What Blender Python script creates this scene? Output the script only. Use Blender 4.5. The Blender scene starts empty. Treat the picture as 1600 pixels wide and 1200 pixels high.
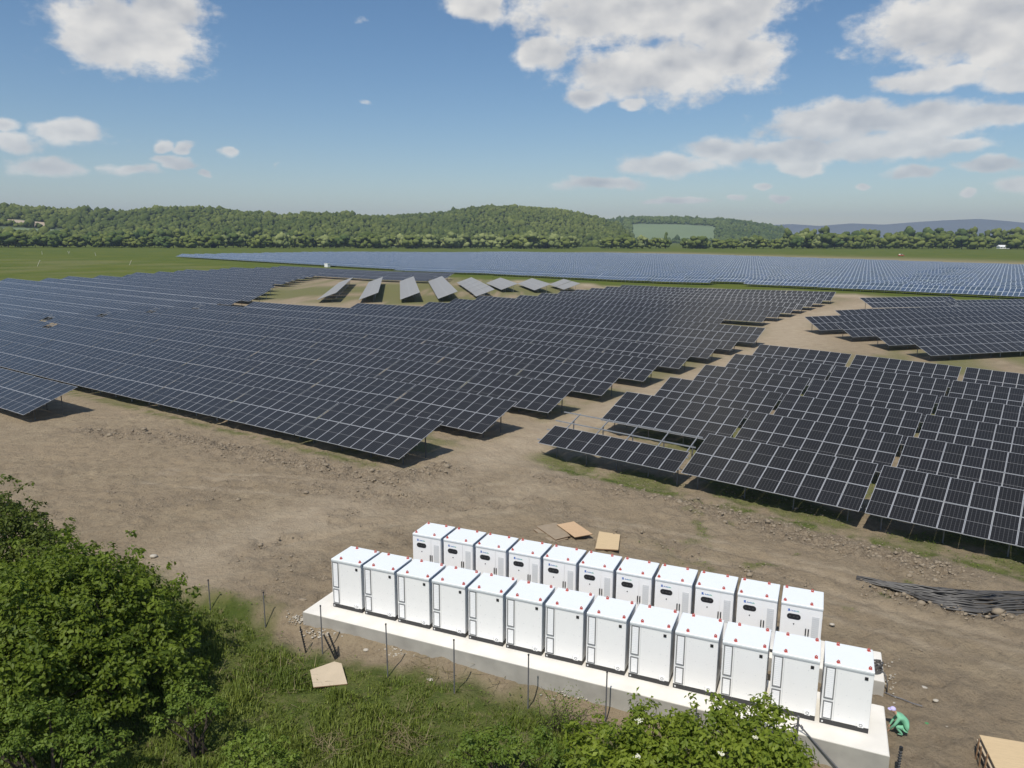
import bpy, bmesh, math, random
import numpy as np
from mathutils import Matrix, Vector

R = math.radians
rng = np.random.default_rng(7)
random.seed(7)
scene = bpy.context.scene
COL = scene.collection

# ------------------------------------------------------------------ camera, sky, sun, exposure
CAM_F, CAM_PITCH, CAM_ROLL, CAM_H = 1170.0, math.atan(229.0 / 1170.0), -0.006, 14.2
cd = bpy.data.cameras.new("camera")
cd.sensor_width = 36.0
cd.lens = 36.0 * CAM_F / 1600.0
cd.clip_start = 0.5
cd.clip_end = 30000.0
cam = bpy.data.objects.new("camera", cd)
COL.objects.link(cam)
_f = Vector((0, math.cos(CAM_PITCH), -math.sin(CAM_PITCH)))
_u = Vector((0, math.sin(CAM_PITCH), math.cos(CAM_PITCH)))
_x = Vector((1, 0, 0))
_r = _x * math.cos(CAM_ROLL) - _u * math.sin(CAM_ROLL)
_up = _x * math.sin(CAM_ROLL) + _u * math.cos(CAM_ROLL)
M = Matrix.Identity(4)
for i in range(3):
    M[i][0], M[i][1], M[i][2] = _r[i], _up[i], -_f[i]
M[2][3] = CAM_H
cam.matrix_world = M
scene.camera = cam

SUN_AZ, SUN_EL = 204.0, 57.0            # compass style: clockwise from +Y
world = bpy.data.worlds.new("World")
scene.world = world
world.use_nodes = True
SKY_STRENGTH = 0.085


def build_world():
    nt = world.node_tree
    nt.nodes.clear()
    N, L = nt.nodes.new, nt.links.new
    out = N("ShaderNodeOutputWorld")
    bg = N("ShaderNodeBackground")
    bg.inputs["Strength"].default_value = SKY_STRENGTH
    L(bg.outputs[0], out.inputs[0])
    sky = N("ShaderNodeTexSky")
    sky.sky_type = "NISHITA"
    sky.sun_disc = False
    sky.sun_elevation = R(SUN_EL)
    sky.sun_rotation = R(SUN_AZ)
    sky.altitude = 200
    sky.air_density = 1.0
    sky.dust_density = 0.5
    sky.ozone_density = 1.6

    def math_(op, a, b=None, c=None, clamp=False):
        n = N("ShaderNodeMath"); n.operation = op; n.use_clamp = clamp
        for k, v in enumerate((a, b, c)):
            if v is None: continue
            if isinstance(v, (int, float)): n.inputs[k].default_value = v
            else: L(v, n.inputs[k])
        return n.outputs[0]

    tc = N("ShaderNodeTexCoord")
    sep = N("ShaderNodeSeparateXYZ")
    L(tc.outputs["Generated"], sep.inputs[0])
    az = math_("ARCTAN2", sep.outputs[0], sep.outputs[1])
    el = math_("ARCSINE", sep.outputs[2])
    comb = N("ShaderNodeCombineXYZ")
    L(az, comb.inputs[0]); L(el, comb.inputs[1])
    P = comb.outputs[0]
    # warp the cloud space so that outlines are lumpy
    def noise(vec, scale, detail, rough, off=(0, 0, 0), stretch=1.5):
        m = N("ShaderNodeMapping")
        m.inputs["Location"].default_value = off
        m.inputs["Scale"].default_value = (1.0, stretch, 1.0)
        L(vec, m.inputs["Vector"])
        n = N("ShaderNodeTexNoise")
        n.inputs["Scale"].default_value = scale
        n.inputs["Detail"].default_value = detail
        n.inputs["Roughness"].default_value = rough
        L(m.outputs[0], n.inputs["Vector"])
        return n
    nw = noise(P, 26.0, 2.0, 0.5)
    wv = N("ShaderNodeVectorMath"); wv.operation = "SUBTRACT"
    L(nw.outputs["Color"], wv.inputs[0]); wv.inputs[1].default_value = (0.5, 0.5, 0.5)
    ws = N("ShaderNodeVectorMath"); ws.operation = "MULTIPLY"
    L(wv.outputs[0], ws.inputs[0]); ws.inputs[1].default_value = (0.035, 0.018, 0.0)
    wp = N("ShaderNodeVectorMath"); wp.operation = "ADD"
    L(P, wp.inputs[0]); L(ws.outputs[0], wp.inputs[1])
    # cumulus over this stretch of sky: azimuth, elevation, half width, half height in milliradians, weight
    clouds = CLOUDS
    dist = None
    for (a, e, rx, ry, wgt) in clouds:
        v = N("ShaderNodeVectorMath"); v.operation = "MULTIPLY_ADD"
        L(wp.outputs[0], v.inputs[0])
        v.inputs[1].default_value = (1000.0 / rx, 1000.0 / ry, 0)
        v.inputs[2].default_value = (-a / rx, -e / ry, 1.0 - wgt)
        ln = N("ShaderNodeVectorMath"); ln.operation = "LENGTH"
        L(v.outputs[0], ln.inputs[0])
        dist = ln.outputs["Value"] if dist is None else math_("MINIMUM", dist, ln.outputs["Value"])
    core = math_("SUBTRACT", 1.0, dist)
    # everywhere else the same broken cumulus, from a slow noise
    slow = noise(tc.outputs["Generated"], 2.6, 2.0, 0.5, (3.1, 7.7, 1.3), 1.0)
    far = math_("MULTIPLY", math_("SUBTRACT", slow.outputs["Fac"], 0.56), 5.0)
    ahead = N("ShaderNodeMapRange"); ahead.interpolation_type = "SMOOTHSTEP"
    ahead.inputs["From Min"].default_value = 0.66; ahead.inputs["From Max"].default_value = 0.95
    L(math_("MAXIMUM", math_("ABSOLUTE", az), math_("MULTIPLY", el, 2.1)), ahead.inputs["Value"])
    far = math_("SUBTRACT", far, math_("MULTIPLY", math_("SUBTRACT", 1.0, ahead.outputs[0]), 6.0))
    far = math_("SUBTRACT", far, math_("MULTIPLY", math_("LESS_THAN", el, 0.0), 9.0))
    core = math_("MAXIMUM", core, far)
    n1 = noise(P, 24.0, 11.0, 0.62)
    l1 = noise(P, 19.0, 3.5, 0.45)
    l2 = noise(P, 19.0, 3.5, 0.45, (0.006, -0.020, 0))
    big = noise(P, 11.0, 3.0, 0.5, (1.7, 0.3, 0))
    dens = math_("ADD", math_("MULTIPLY", core, 1.5), math_("MULTIPLY", math_("SUBTRACT", n1.outputs["Fac"], 0.50), 2.0))
    cov = N("ShaderNodeMapRange"); cov.interpolation_type = "SMOOTHSTEP"
    cov.inputs["From Min"].default_value = 0.02; cov.inputs["From Max"].default_value = 0.72
    L(dens, cov.inputs["Value"])
    cover = math_("MULTIPLY", cov.outputs[0], 0.93)
    # thicker cloud is greyer below, sunlit lumps are white
    relief = math_("SUBTRACT", l1.outputs["Fac"], l2.outputs["Fac"])
    lit = math_("ADD", math_("MULTIPLY", relief, 1.7), 1.02)
    lit = math_("SUBTRACT", lit, math_("MULTIPLY", math_("SUBTRACT", big.outputs["Fac"], 0.42), 1.2))
    lit = math_("SUBTRACT", lit, math_("MULTIPLY", core, 0.55), clamp=True)
    lit = math_("MINIMUM", math_("MAXIMUM", lit, 0.0), 1.0)
    cc = N("ShaderNodeMix"); cc.data_type = "RGBA"
    L(lit, cc.inputs["Factor"])
    cc.inputs["A"].default_value = (5.7, 5.85, 6.1, 1)
    cc.inputs["B"].default_value = (10.2, 9.9, 9.3, 1)
    # clouds low over the horizon are veiled by the air
    veil = N("ShaderNodeMapRange")
    veil.inputs["From Min"].default_value = 0.0; veil.inputs["From Max"].default_value = 0.20
    veil.inputs["To Min"].default_value = 0.70; veil.inputs["To Max"].default_value = 1.0
    L(el, veil.inputs["Value"])
    mx = N("ShaderNodeMix"); mx.data_type = "RGBA"
    L(math_("MULTIPLY", cover, veil.outputs[0]), mx.inputs["Factor"])
    hsv = N("ShaderNodeHueSaturation")
    hsv.inputs["Saturation"].default_value = 1.2
    hsv.inputs["Value"].default_value = 1.16
    L(sky.outputs[0], hsv.inputs["Color"])
    L(hsv.outputs[0], mx.inputs["A"])
    L(cc.outputs["Result"], mx.inputs["B"])
    L(mx.outputs["Result"], bg.inputs["Color"])


def sky_dir(px, py):
    a = (px - 800) / CAM_F; b = -(py - 600) / CAM_F
    d = _f + _r * a + _up * b
    d.normalize()
    return math.atan2(d.x, d.y), math.asin(d.z)


CLOUDS = []
for (cx, cy, rx, ry, w) in (
        (200, 55, 118, 55, 1.0), (262, 8, 62, 36, 1.0), (150, 62, 66, 38, 1.0),
        (18, 223, 44, 14, .9), (0, 196, 34, 12, .85), (112, 208, 66, 16, .9), (257, 229, 18, 11, .9), (290, 230, 15, 11, .9),
        (78, 260, 50, 15, .8), (205, 265, 52, 9, .7), (275, 254, 36, 8, .8), (358, 238, 20, 8, .8), (320, 269, 12, 5, .7),
        (745, 4, 56, 26, 1.0), (560, 30, 11, 10, .22), (572, 160, 12, 7, .26), (430, 255, 8, 9, .2),
        (1000, 10, 225, 62, 1.0), (1130, 30, 95, 55, 1.0), (855, 82, 58, 26, 1.0), (1030, 112, 175, 46, 1.0), (1150, 88, 84, 40, 1.0),
        (915, 152, 42, 16, .9), (985, 165, 22, 9, .7),
        (1500, 34, 150, 54, 1.0), (1600, 55, 110, 58, 1.0), (1470, 124, 92, 19, .95), (1580, 120, 65, 22, 1.0),
        (1320, 192, 135, 33, 1.0), (1460, 188, 110, 30, 1.0), (1570, 176, 60, 16, .8), (1250, 238, 130, 24, .95), (1130, 238, 70, 24, 1.0),
        (1045, 259, 82, 19, 1.0), (945, 286, 78, 12, 1.0), (1400, 226, 120, 22, .9), (1500, 226, 50, 13, .8),
        (1258, 262, 40, 11, .9), (1425, 270, 50, 11, .9), (1545, 257, 54, 11, .9), (1190, 291, 18, 7, .8), (1340, 291, 14, 6, .8),
        (1220, 309, 16, 6, .8), (1060, 311, 60, 7, .7), (1590, 288, 36, 12, .7), (1510, 303, 14, 6, .8), (1150, 310, 20, 5, .7)):
    a, e = sky_dir(cx, cy)
    CLOUDS.append((a * 1000, e * 1000, rx / CAM_F * 1000 * math.cos(a) * 1.10, ry / CAM_F * 1000 * 1.12, w))
build_world()

sd = bpy.data.lights.new("sun", "SUN")
sd.energy = 4.2
sd.angle = R(0.5)
sd.color = (1.0, 0.95, 0.87)
sun = bpy.data.objects.new("sun", sd)
COL.objects.link(sun)
_sv = Vector((math.sin(R(SUN_AZ)) * math.cos(R(SUN_EL)), math.cos(R(SUN_AZ)) * math.cos(R(SUN_EL)), math.sin(R(SUN_EL))))
sun.rotation_euler = (-_sv).to_track_quat("-Z", "Y").to_euler()
sun.location = (-40, -60, 120)

vs = scene.view_settings
vs.view_transform = "Standard"
vs.look = "None"
vs.gamma = 1.0
vs.exposure = 0.0
vs.use_curve_mapping = False
cy = scene.cycles
cy.max_bounces = 8
cy.diffuse_bounces = 5
cy.glossy_bounces = 3
cy.transmission_bounces = 4
cy.volume_bounces = 0
cy.transparent_max_bounces = 6
cy.caustics_reflective = False
cy.caustics_refractive = False
cy.use_denoising = True


# ------------------------------------------------------------------ helpers
def tag(o, label=None, cat=None, group=None, kind=None):
    if label: o["label"] = label
    if cat: o["category"] = cat
    if group: o["group"] = group
    if kind: o["kind"] = kind
    return o


def empty(name, loc, rot=(0, 0, 0), scale=1.0):
    o = bpy.data.objects.new(name, None)
    o.empty_display_size = 0.2
    COL.objects.link(o)
    o.location = loc
    o.rotation_euler = rot
    if scale != 1.0: o.scale = (scale,) * 3
    return o


def link(name, mesh, parent=None, loc=None, rot=None):
    o = bpy.data.objects.new(name, mesh)
    COL.objects.link(o)
    if parent is not None: o.parent = parent
    if loc is not None: o.location = loc
    if rot is not None: o.rotation_euler = rot
    return o


def copy_tree(o, parent=None):
    c = o.copy()
    COL.objects.link(c)
    c.parent = parent
    for ch in list(o.children):
        copy_tree(ch, c)
    return c


class MB:
    """collects boxes, tubes and faces and links them as one mesh"""
    def __init__(s):
        s.v, s.f, s.m, s.uv = [], [], [], {}

    def face(s, pts, m=0, uv=None):
        b = len(s.v); s.v += [tuple(p) for p in pts]
        s.f.append(tuple(range(b, b + len(pts)))); s.m.append(m)
        if uv: s.uv[len(s.f) - 1] = uv

    def box(s, lo, hi, m=0, mat=None):
        x0, y0, z0 = lo; x1, y1, z1 = hi
        p = [(x0, y0, z0), (x1, y0, z0), (x1, y1, z0), (x0, y1, z0), (x0, y0, z1), (x1, y0, z1), (x1, y1, z1), (x0, y1, z1)]
        if mat is not None: p = [tuple(mat @ Vector(q)) for q in p]
        b = len(s.v); s.v += p
        for q in ((0, 3, 2, 1), (4, 5, 6, 7), (0, 1, 5, 4), (1, 2, 6, 5), (2, 3, 7, 6), (3, 0, 4, 7)):
            s.f.append(tuple(b + i for i in q)); s.m.append(m)

    def bar(s, a, b_, w, h=None, m=0):
        a, b_ = Vector(a), Vector(b_); d = b_ - a; h = h or w
        t = Vector((0, 0, 1)) if abs(d.normalized().z) < 0.95 else Vector((1, 0, 0))
        x = d.cross(t).normalized() * w / 2; y = x.cross(d).normalized() * h / 2
        b = len(s.v)
        for c in (a, b_):
            s.v += [tuple(c + x + y), tuple(c - x + y), tuple(c - x - y), tuple(c + x - y)]
        for q in ((0, 1, 2, 3), (7, 6, 5, 4), (0, 4, 5, 1), (1, 5, 6, 2), (2, 6, 7, 3), (3, 7, 4, 0)):
            s.f.append(tuple(b + i for i in q)); s.m.append(m)

    def tube(s, pts, rad, n=6, m=0, cap=True):
        pts = [Vector(p) for p in pts]
        if not hasattr(rad, "__len__"): rad = [rad] * len(pts)
        b = len(s.v); prev = None
        for i, p in enumerate(pts):
            d = (pts[min(i + 1, len(pts) - 1)] - pts[max(i - 1, 0)]).normalized()
            if prev is None:
                t = Vector((0, 0, 1)) if abs(d.z) < 0.9 else Vector((1, 0, 0))
                x = d.cross(t).normalized()
            else:
                x = (prev - d * prev.dot(d)).normalized()
            prev = x; y = d.cross(x)
            for k in range(n):
                a = 2 * math.pi * k / n
                s.v.append(tuple(p + (x * math.cos(a) + y * math.sin(a)) * rad[i]))
        for i in range(len(pts) - 1):
            for k in range(n):
                k2 = (k + 1) % n
                s.f.append((b + i * n + k, b + i * n + k2, b + (i + 1) * n + k2, b + (i + 1) * n + k)); s.m.append(m)
        if cap:
            s.f.append(tuple(b + k for k in range(n))[::-1]); s.m.append(m)
            e = b + (len(pts) - 1) * n
            s.f.append(tuple(e + k for k in range(n))); s.m.append(m)

    def mesh(s, name, mats, smooth=False):
        me = bpy.data.meshes.new(name)
        me.from_pydata(s.v, [], s.f)
        for m in (mats if isinstance(mats, (list, tuple)) else [mats]): me.materials.append(m)
        me.polygons.foreach_set("material_index", s.m)
        if smooth: me.polygons.foreach_set("use_smooth", [True] * len(s.f))
        if s.uv:
            uvl = me.uv_layers.new(name="UVMap")
            for fi, uvs in s.uv.items():
                for li, q in zip(me.polygons[fi].loop_indices, uvs): uvl.data[li].uv = q
        me.update()
        return me

    def build(s, name, mats, parent=None, loc=None, rot=None, smooth=False):
        return link(name, s.mesh(name, mats, smooth), parent, loc, rot)


def np_mesh(name, verts, faces, mats, attrs=None, smooth=False, mat_idx=None):
    """fast mesh from arrays, all faces of one size"""
    me = bpy.data.meshes.new(name)
    nv, nf, k = len(verts), len(faces), faces.shape[1]
    me.vertices.add(nv); me.loops.add(nf * k); me.polygons.add(nf)
    me.vertices.foreach_set("co", np.asarray(verts, np.float32).ravel())
    me.loops.foreach_set("vertex_index", np.asarray(faces, np.int32).ravel())
    me.polygons.foreach_set("loop_start", np.arange(0, nf * k, k, dtype=np.int32))
    for m in (mats if isinstance(mats, (list, tuple)) else [mats]): me.materials.append(m)
    if smooth: me.polygons.foreach_set("use_smooth", np.ones(nf, bool))
    if mat_idx is not None: me.polygons.foreach_set("material_index", np.asarray(mat_idx, np.int32))
    me.update(calc_edges=True)
    for an, av in (attrs or {}).items():
        a = me.attributes.new(an, "FLOAT", "POINT")
        a.data.foreach_set("value", np.asarray(av, np.float32))
    return me


def bevelled_box(name, lo, hi, bev, mat, parent=None, loc=None):
    bm = bmesh.new()
    bmesh.ops.create_cube(bm, size=1.0)
    for v in bm.verts:
        v.co = Vector([lo[i] + (v.co[i] + 0.5) * (hi[i] - lo[i]) for i in range(3)])
    bmesh.ops.bevel(bm, geom=bm.edges[:], offset=bev, segments=1, affect="EDGES")
    me = bpy.data.meshes.new(name); bm.to_mesh(me); bm.free()
    me.materials.append(mat)
    return link(name, me, parent, loc)


# value noise on arrays
_P = rng.random((256, 256)).astype(np.float32)


def vnoise(x, y):
    xi = np.floor(x).astype(int); yi = np.floor(y).astype(int)
    fx = x - xi; fy = y - yi
    fx = fx * fx * (3 - 2 * fx); fy = fy * fy * (3 - 2 * fy)
    a = _P[xi & 255, yi & 255]; b = _P[(xi + 1) & 255, yi & 255]; c = _P[xi & 255, (yi + 1) & 255]; d = _P[(xi + 1) & 255, (yi + 1) & 255]
    return a * (1 - fx) * (1 - fy) + b * fx * (1 - fy) + c * (1 - fx) * fy + d * fx * fy


def fbm(x, y, octv=4, gain=0.5):
    s = 0; a = 1; t = 0
    for i in range(octv):
        s = s + a * vnoise(x * 2 ** i + 17.3 * i, y * 2 ** i + 41.7 * i); t += a; a *= gain
    return s / t


def S(t):
    t = np.clip(t, 0, 1)
    return t * t * (3 - 2 * t)


AZ_A = R(-35.8)


def uv2xy(u, v, az=AZ_A):
    return u * math.cos(az) - v * math.sin(az), u * math.sin(az) + v * math.cos(az)


def xy2uv(x, y, az=AZ_A):
    return x * math.cos(az) + y * math.sin(az), -x * math.sin(az) + y * math.cos(az)


# ------------------------------------------------------------------ the lie of the land
AZ_CAB = -0.3979
CAB_O = np.array([-6.9518, 27.0478])
CE = np.array([math.cos(AZ_CAB), math.sin(AZ_CAB)]); CN = np.array([-math.sin(AZ_CAB), math.cos(AZ_CAB)])


def g(x, y):
    x = np.asarray(x, float); y = np.asarray(y, float)
    w = 1 / (1 + (np.maximum(0, y - 50) / 30) ** 2)
    near = np.where(x > -7, -.24 - .024 * np.minimum(x + 7, 60) * w - .18 * (1 - w), -.24 + .45 * np.maximum(-1.0, (x + 7) / 34.0))
    z = near + .6 * S((y - 60) / 60) * S((x + 70) / 80) + .7 * S((x - 35) / 40) * S((y - 70) / 40) \
        + np.minimum(4, .008 * np.maximum(0, -x - 20)) * S((y - 120) / 150) + np.minimum(6, .006 * np.maximum(0, x - 100)) * S((y - 300) / 400)
    # the bank falls away on the camera's side of the concrete slabs
    v = (x - CAB_O[0]) * CN[0] + (y - CAB_O[1]) * CN[1]
    z = z - .52 * S((-v - .45) / .8) - .05 * np.clip(-v - 2.5, 0, 12)
    return z


def dip(x, y):
    u, v = xy2uv(x, y)
    return .40 * S((u + 31) / 5) * S((v - 38.0) / 3) * S((98 - v) / 12)


g_level = g


def g(x, y):
    return g_level(x, y) - dip(np.asarray(x, float), np.asarray(y, float))


def g1(x, y): return float(g_level(x, y))


def at(px, py, dz=0.0):
    """the point on the land (plus dz) seen from the drone at this place of the photograph"""
    a = (px - 800) / CAM_F; b = -(py - 600) / CAM_F
    d = _f + _r * a + _up * b
    z = 0.0
    for _ in range(40):
        t = (z - CAM_H) / d.z
        z = .5 * z + .5 * (g1(d.x * t, d.y * t) + dz)
    t = (z - CAM_H) / d.z
    return Vector((d.x * t, d.y * t, z))


def seg_dist(x, y, pts):
    best = np.full(np.shape(x), 1e9)
    for (ax, ay), (bx, by) in zip(pts[:-1], pts[1:]):
        dx, dy = bx - ax, by - ay
        t = np.clip(((x - ax) * dx + (y - ay) * dy) / (dx * dx + dy * dy), 0, 1)
        best = np.minimum(best, np.hypot(x - ax - t * dx, y - ay - t * dy))
    return best


# ------------------------------------------------------------------ materials
def new_mat(name):
    m = bpy.data.materials.new(name); m.use_nodes = True
    nt = m.node_tree
    bs = nt.nodes.get("Principled BSDF")
    return m, nt, bs


def simple(name, col, rough=0.6, metal=0.0, var=0.0, scale=8.0, spec=0.5, bump=0.0):
    m, nt, bs = new_mat(name)
    bs.inputs["Roughness"].default_value = rough
    bs.inputs["Metallic"].default_value = metal
    bs.inputs["Specular IOR Level"].default_value = spec
    if var > 0:
        tc = nt.nodes.new("ShaderNodeTexCoord")
        n = nt.nodes.new("ShaderNodeTexNoise"); n.inputs["Scale"].default_value = scale; n.inputs["Detail"].default_value = 6
        nt.links.new(tc.outputs["Object"], n.inputs["Vector"])
        r = nt.nodes.new("ShaderNodeMix"); r.data_type = "RGBA"
        r.inputs["A"].default_value = tuple(c * (1 - var) for c in col) + (1,)
        r.inputs["B"].default_value = tuple(min(1, c * (1 + var)) for c in col) + (1,)
        nt.links.new(n.outputs["Fac"], r.inputs["Factor"])
        nt.links.new(r.outputs["Result"], bs.inputs["Base Color"])
        if bump:
            b = nt.nodes.new("ShaderNodeBump"); b.inputs["Strength"].default_value = bump; b.inputs["Distance"].default_value = .02
            nt.links.new(n.outputs["Fac"], b.inputs["Height"]); nt.links.new(b.outputs[0], bs.inputs["Normal"])
    else:
        bs.inputs["Base Color"].default_value = tuple(col) + (1,)
    return m


def leaf_mat(name, dark, light, rough=0.55, trans=0.35):
    m, nt, bs = new_mat(name)
    N, L = nt.nodes.new, nt.links.new
    at_ = N("ShaderNodeAttribute"); at_.attribute_name = "hue"
    mx = N("ShaderNodeMix"); mx.data_type = "RGBA"
    mx.inputs["A"].default_value = tuple(dark) + (1,); mx.inputs["B"].default_value = tuple(light) + (1,)
    L(at_.outputs["Fac"], mx.inputs["Factor"])
    L(mx.outputs["Result"], bs.inputs["Base Color"])
    bs.inputs["Roughness"].default_value = rough
    bs.inputs["Specular IOR Level"].default_value = 0.3
    tr = N("ShaderNodeBsdfTranslucent")
    L(mx.outputs["Result"], tr.inputs["Color"])
    ms = N("ShaderNodeMixShader"); ms.inputs[0].default_value = trans
    L(bs.outputs[0], ms.inputs[1]); L(tr.outputs[0], ms.inputs[2])
    L(ms.outputs[0], nt.nodes["Material Output"].inputs["Surface"])
    return m


def solar_mat(name, base, line, ncols, frame=None, rough=0.16, halfcut=True, rows=12, hue=0.5, dust_glare=.022, sheen=.12):
    """module glass: cells, gaps between strings, the half-cut band; drawn on the module's own UV"""
    m, nt, bs = new_mat(name)
    N, L = nt.nodes.new, nt.links.new

    def math_(op, a, b=None, clamp=False):
        n = N("ShaderNodeMath"); n.operation = op; n.use_clamp = clamp
        for k, v in enumerate((a, b)):
            if v is None: continue
            if isinstance(v, (int, float)): n.inputs[k].default_value = v
            else: L(v, n.inputs[k])
        return n.outputs[0]
    uv = N("ShaderNodeUVMap"); uv.uv_map = "UVMap"
    sp = N("ShaderNodeSeparateXYZ"); L(uv.outputs[0], sp.inputs[0])
    fu = math_("FRACT", sp.outputs[0]); fv = math_("FRACT", sp.outputs[1])

    def stripe(coord, count, half):
        f = math_("FRACT", math_("MULTIPLY", coord, count))
        d = math_("MINIMUM", f, math_("SUBTRACT", 1.0, f))
        return math_("LESS_THAN", d, half)
    col = stripe(fu, ncols, 0.045)
    row = stripe(fv, rows, 0.03)
    grid = math_("MAXIMUM", math_("MULTIPLY", col, 0.75), math_("MULTIPLY", row, 0.35))
    if halfcut:
        mid = math_("LESS_THAN", math_("ABSOLUTE", math_("SUBTRACT", fv, 0.5)), 0.006)
        grid = math_("MAXIMUM", grid, math_("MULTIPLY", mid, 2.0))
    oi = N("ShaderNodeObjectInfo")
    wn = N("ShaderNodeTexWhiteNoise"); wn.noise_dimensions = "3D"
    cb = N("ShaderNodeCombineXYZ")
    L(math_("FLOOR", sp.outputs[0]), cb.inputs[0]); L(math_("FLOOR", sp.outputs[1]), cb.inputs[1]); L(oi.outputs["Random"], cb.inputs[2])
    L(cb.outputs[0], wn.inputs["Vector"])
    a = N("ShaderNodeMix"); a.data_type = "RGBA"
    a.inputs["A"].default_value = tuple(c * (1 - hue * .5) for c in base) + (1,)
    a.inputs["B"].default_value = (base[0] * (1 + hue * .3), base[1] * (1 + hue * .3), base[2] * (1 + hue), 1)
    L(wn.outputs["Value"], a.inputs["Factor"])
    b = N("ShaderNodeMix"); b.data_type = "RGBA"
    L(math_("MULTIPLY", grid, 0.5, True), b.inputs["Factor"])
    L(a.outputs["Result"], b.inputs["A"]); b.inputs["B"].default_value = tuple(line) + (1,)
    colr = b.outputs["Result"]
    if frame:
        eu, ev, fc = frame
        du = math_("MINIMUM", fu, math_("SUBTRACT", 1.0, fu)); dv = math_("MINIMUM", fv, math_("SUBTRACT", 1.0, fv))
        fr = math_("MAXIMUM", math_("LESS_THAN", du, eu), math_("LESS_THAN", dv, ev))
        c = N("ShaderNodeMix"); c.data_type = "RGBA"
        L(fr, c.inputs["Factor"]); L(colr, c.inputs["A"]); c.inputs["B"].default_value = tuple(fc) + (1,)
        colr = c.outputs["Result"]
    L(colr, bs.inputs["Base Color"])
    bs.inputs["Roughness"].default_value = rough
    bs.inputs["Specular IOR Level"].default_value = 0.23
    # pale dusty film, strongest at a glancing view; paints sky glare on crosswise tables
    bs.inputs["Sheen Weight"].default_value = sheen
    bs.inputs["Sheen Roughness"].default_value = .45
    bs.inputs["Sheen Tint"].default_value = (.95, .93, .88, 1)
    dif = N("ShaderNodeBsdfDiffuse"); dif.inputs["Color"].default_value = (.33, .32, .30, 1)
    ms = N("ShaderNodeMixShader"); ms.inputs[0].default_value = dust_glare
    L(bs.outputs[0], ms.inputs[1]); L(dif.outputs[0], ms.inputs[2])
    L(ms.outputs[0], nt.nodes["Material Output"].inputs["Surface"])
    return m


ALU = (.45, .455, .46)
m_glass = solar_mat("module glass", (.0090, .0088, .0085), (.19, .19, .19), 6, hue=.18)
m_frame = simple("module frame", ALU, .45, .35)
m_array = solar_mat("module array", (.0090, .0088, .0085), (.19, .19, .19), 6, hue=.18, frame=(.030, .018, ALU))
m_blue = solar_mat("blue cell array", (.040, .070, .104), (.30, .33, .36), 6, frame=(.046, .028, (.56, .60, .62)), halfcut=False, rows=10, hue=.35, rough=.2)
m_glare = solar_mat("glare painted module array", (.05, .05, .05), (.24, .245, .25), 6, hue=.1, frame=(.034, .020, ALU), dust_glare=.62, sheen=.9, rough=.38)  # paler glass: glancing sky glare painted into the colour of the crosswise tables
m_back = simple("module backsheet", (.55, .55, .55), .7)
m_steel = simple("galvanised steel", (.40, .41, .42), .5, .6, .15, 6)
m_leg = simple("pile steel", (.20, .20, .20), .6, .4, .15, 6)
m_post = simple("weathered steel post", (.16, .16, .17), .6, .3, .25, 20)
m_dark = simple("black paint", (.018, .018, .02), .5)
m_white = simple("white cabinet paint", (.86, .855, .84), .38, 0, .03, 3)
m_roofw = simple("white roof paint", (.80, .83, .83), .42, 0, .03, 4)
m_lip = simple("grey drip edge", (.46, .48, .49), .5)
m_gasket = simple("grey gasket", (.17, .175, .18), .6)
m_ind = simple("screen mark", (.06, .062, .065), .4)
m_louvre = simple("louvre white", (.86, .86, .86), .35)
m_vent = simple("vent grey", (.62, .63, .63), .5)
m_red = simple("red lug paint", (.46, .075, .055), .45, 0, .25, 30)
m_plinth = simple("dark plinth", (.035, .035, .037), .55)
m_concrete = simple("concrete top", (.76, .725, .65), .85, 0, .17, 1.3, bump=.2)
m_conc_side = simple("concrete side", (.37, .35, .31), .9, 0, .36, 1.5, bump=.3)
m_black_cable = simple("black cable sheath", (.085, .080, .073), .42, 0, .5, 3)
m_ply = simple("pale plywood", (.60, .45, .26), .7, 0, .16, 2.2)
m_ply_or = simple("orange plywood", (.56, .38, .22), .7, 0, .18, 2.2)
m_ply_grey = simple("muddy plywood", (.30, .235, .16), .8, 0, .25, 2.5)
m_ply_edge = simple("plywood edge", (.25, .15, .08), .8, 0, .3, 9)
m_stone = simple("pale stone", (.44, .40, .33), .9, 0, .25, 5)
m_clod = simple("earth clod", (.260, .212, .150), .95, 0, .22, 3)
m_bark = simple("bark", (.06, .045, .03), .9, 0, .3, 6)


def wood_grain(m, scale=(1.5, 14, 14)):
    nt = m.node_tree
    for n in nt.nodes:
        if n.type == "TEX_NOISE":
            mp = nt.nodes.new("ShaderNodeMapping"); mp.inputs["Scale"].default_value = scale
            tc = [k for k in nt.nodes if k.type == "TEX_COORD"][0]
            nt.links.new(tc.outputs["Object"], mp.inputs["Vector"]); nt.links.new(mp.outputs[0], n.inputs["Vector"])


for _m in (m_ply, m_ply_or, m_ply_edge): wood_grain(_m)


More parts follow.
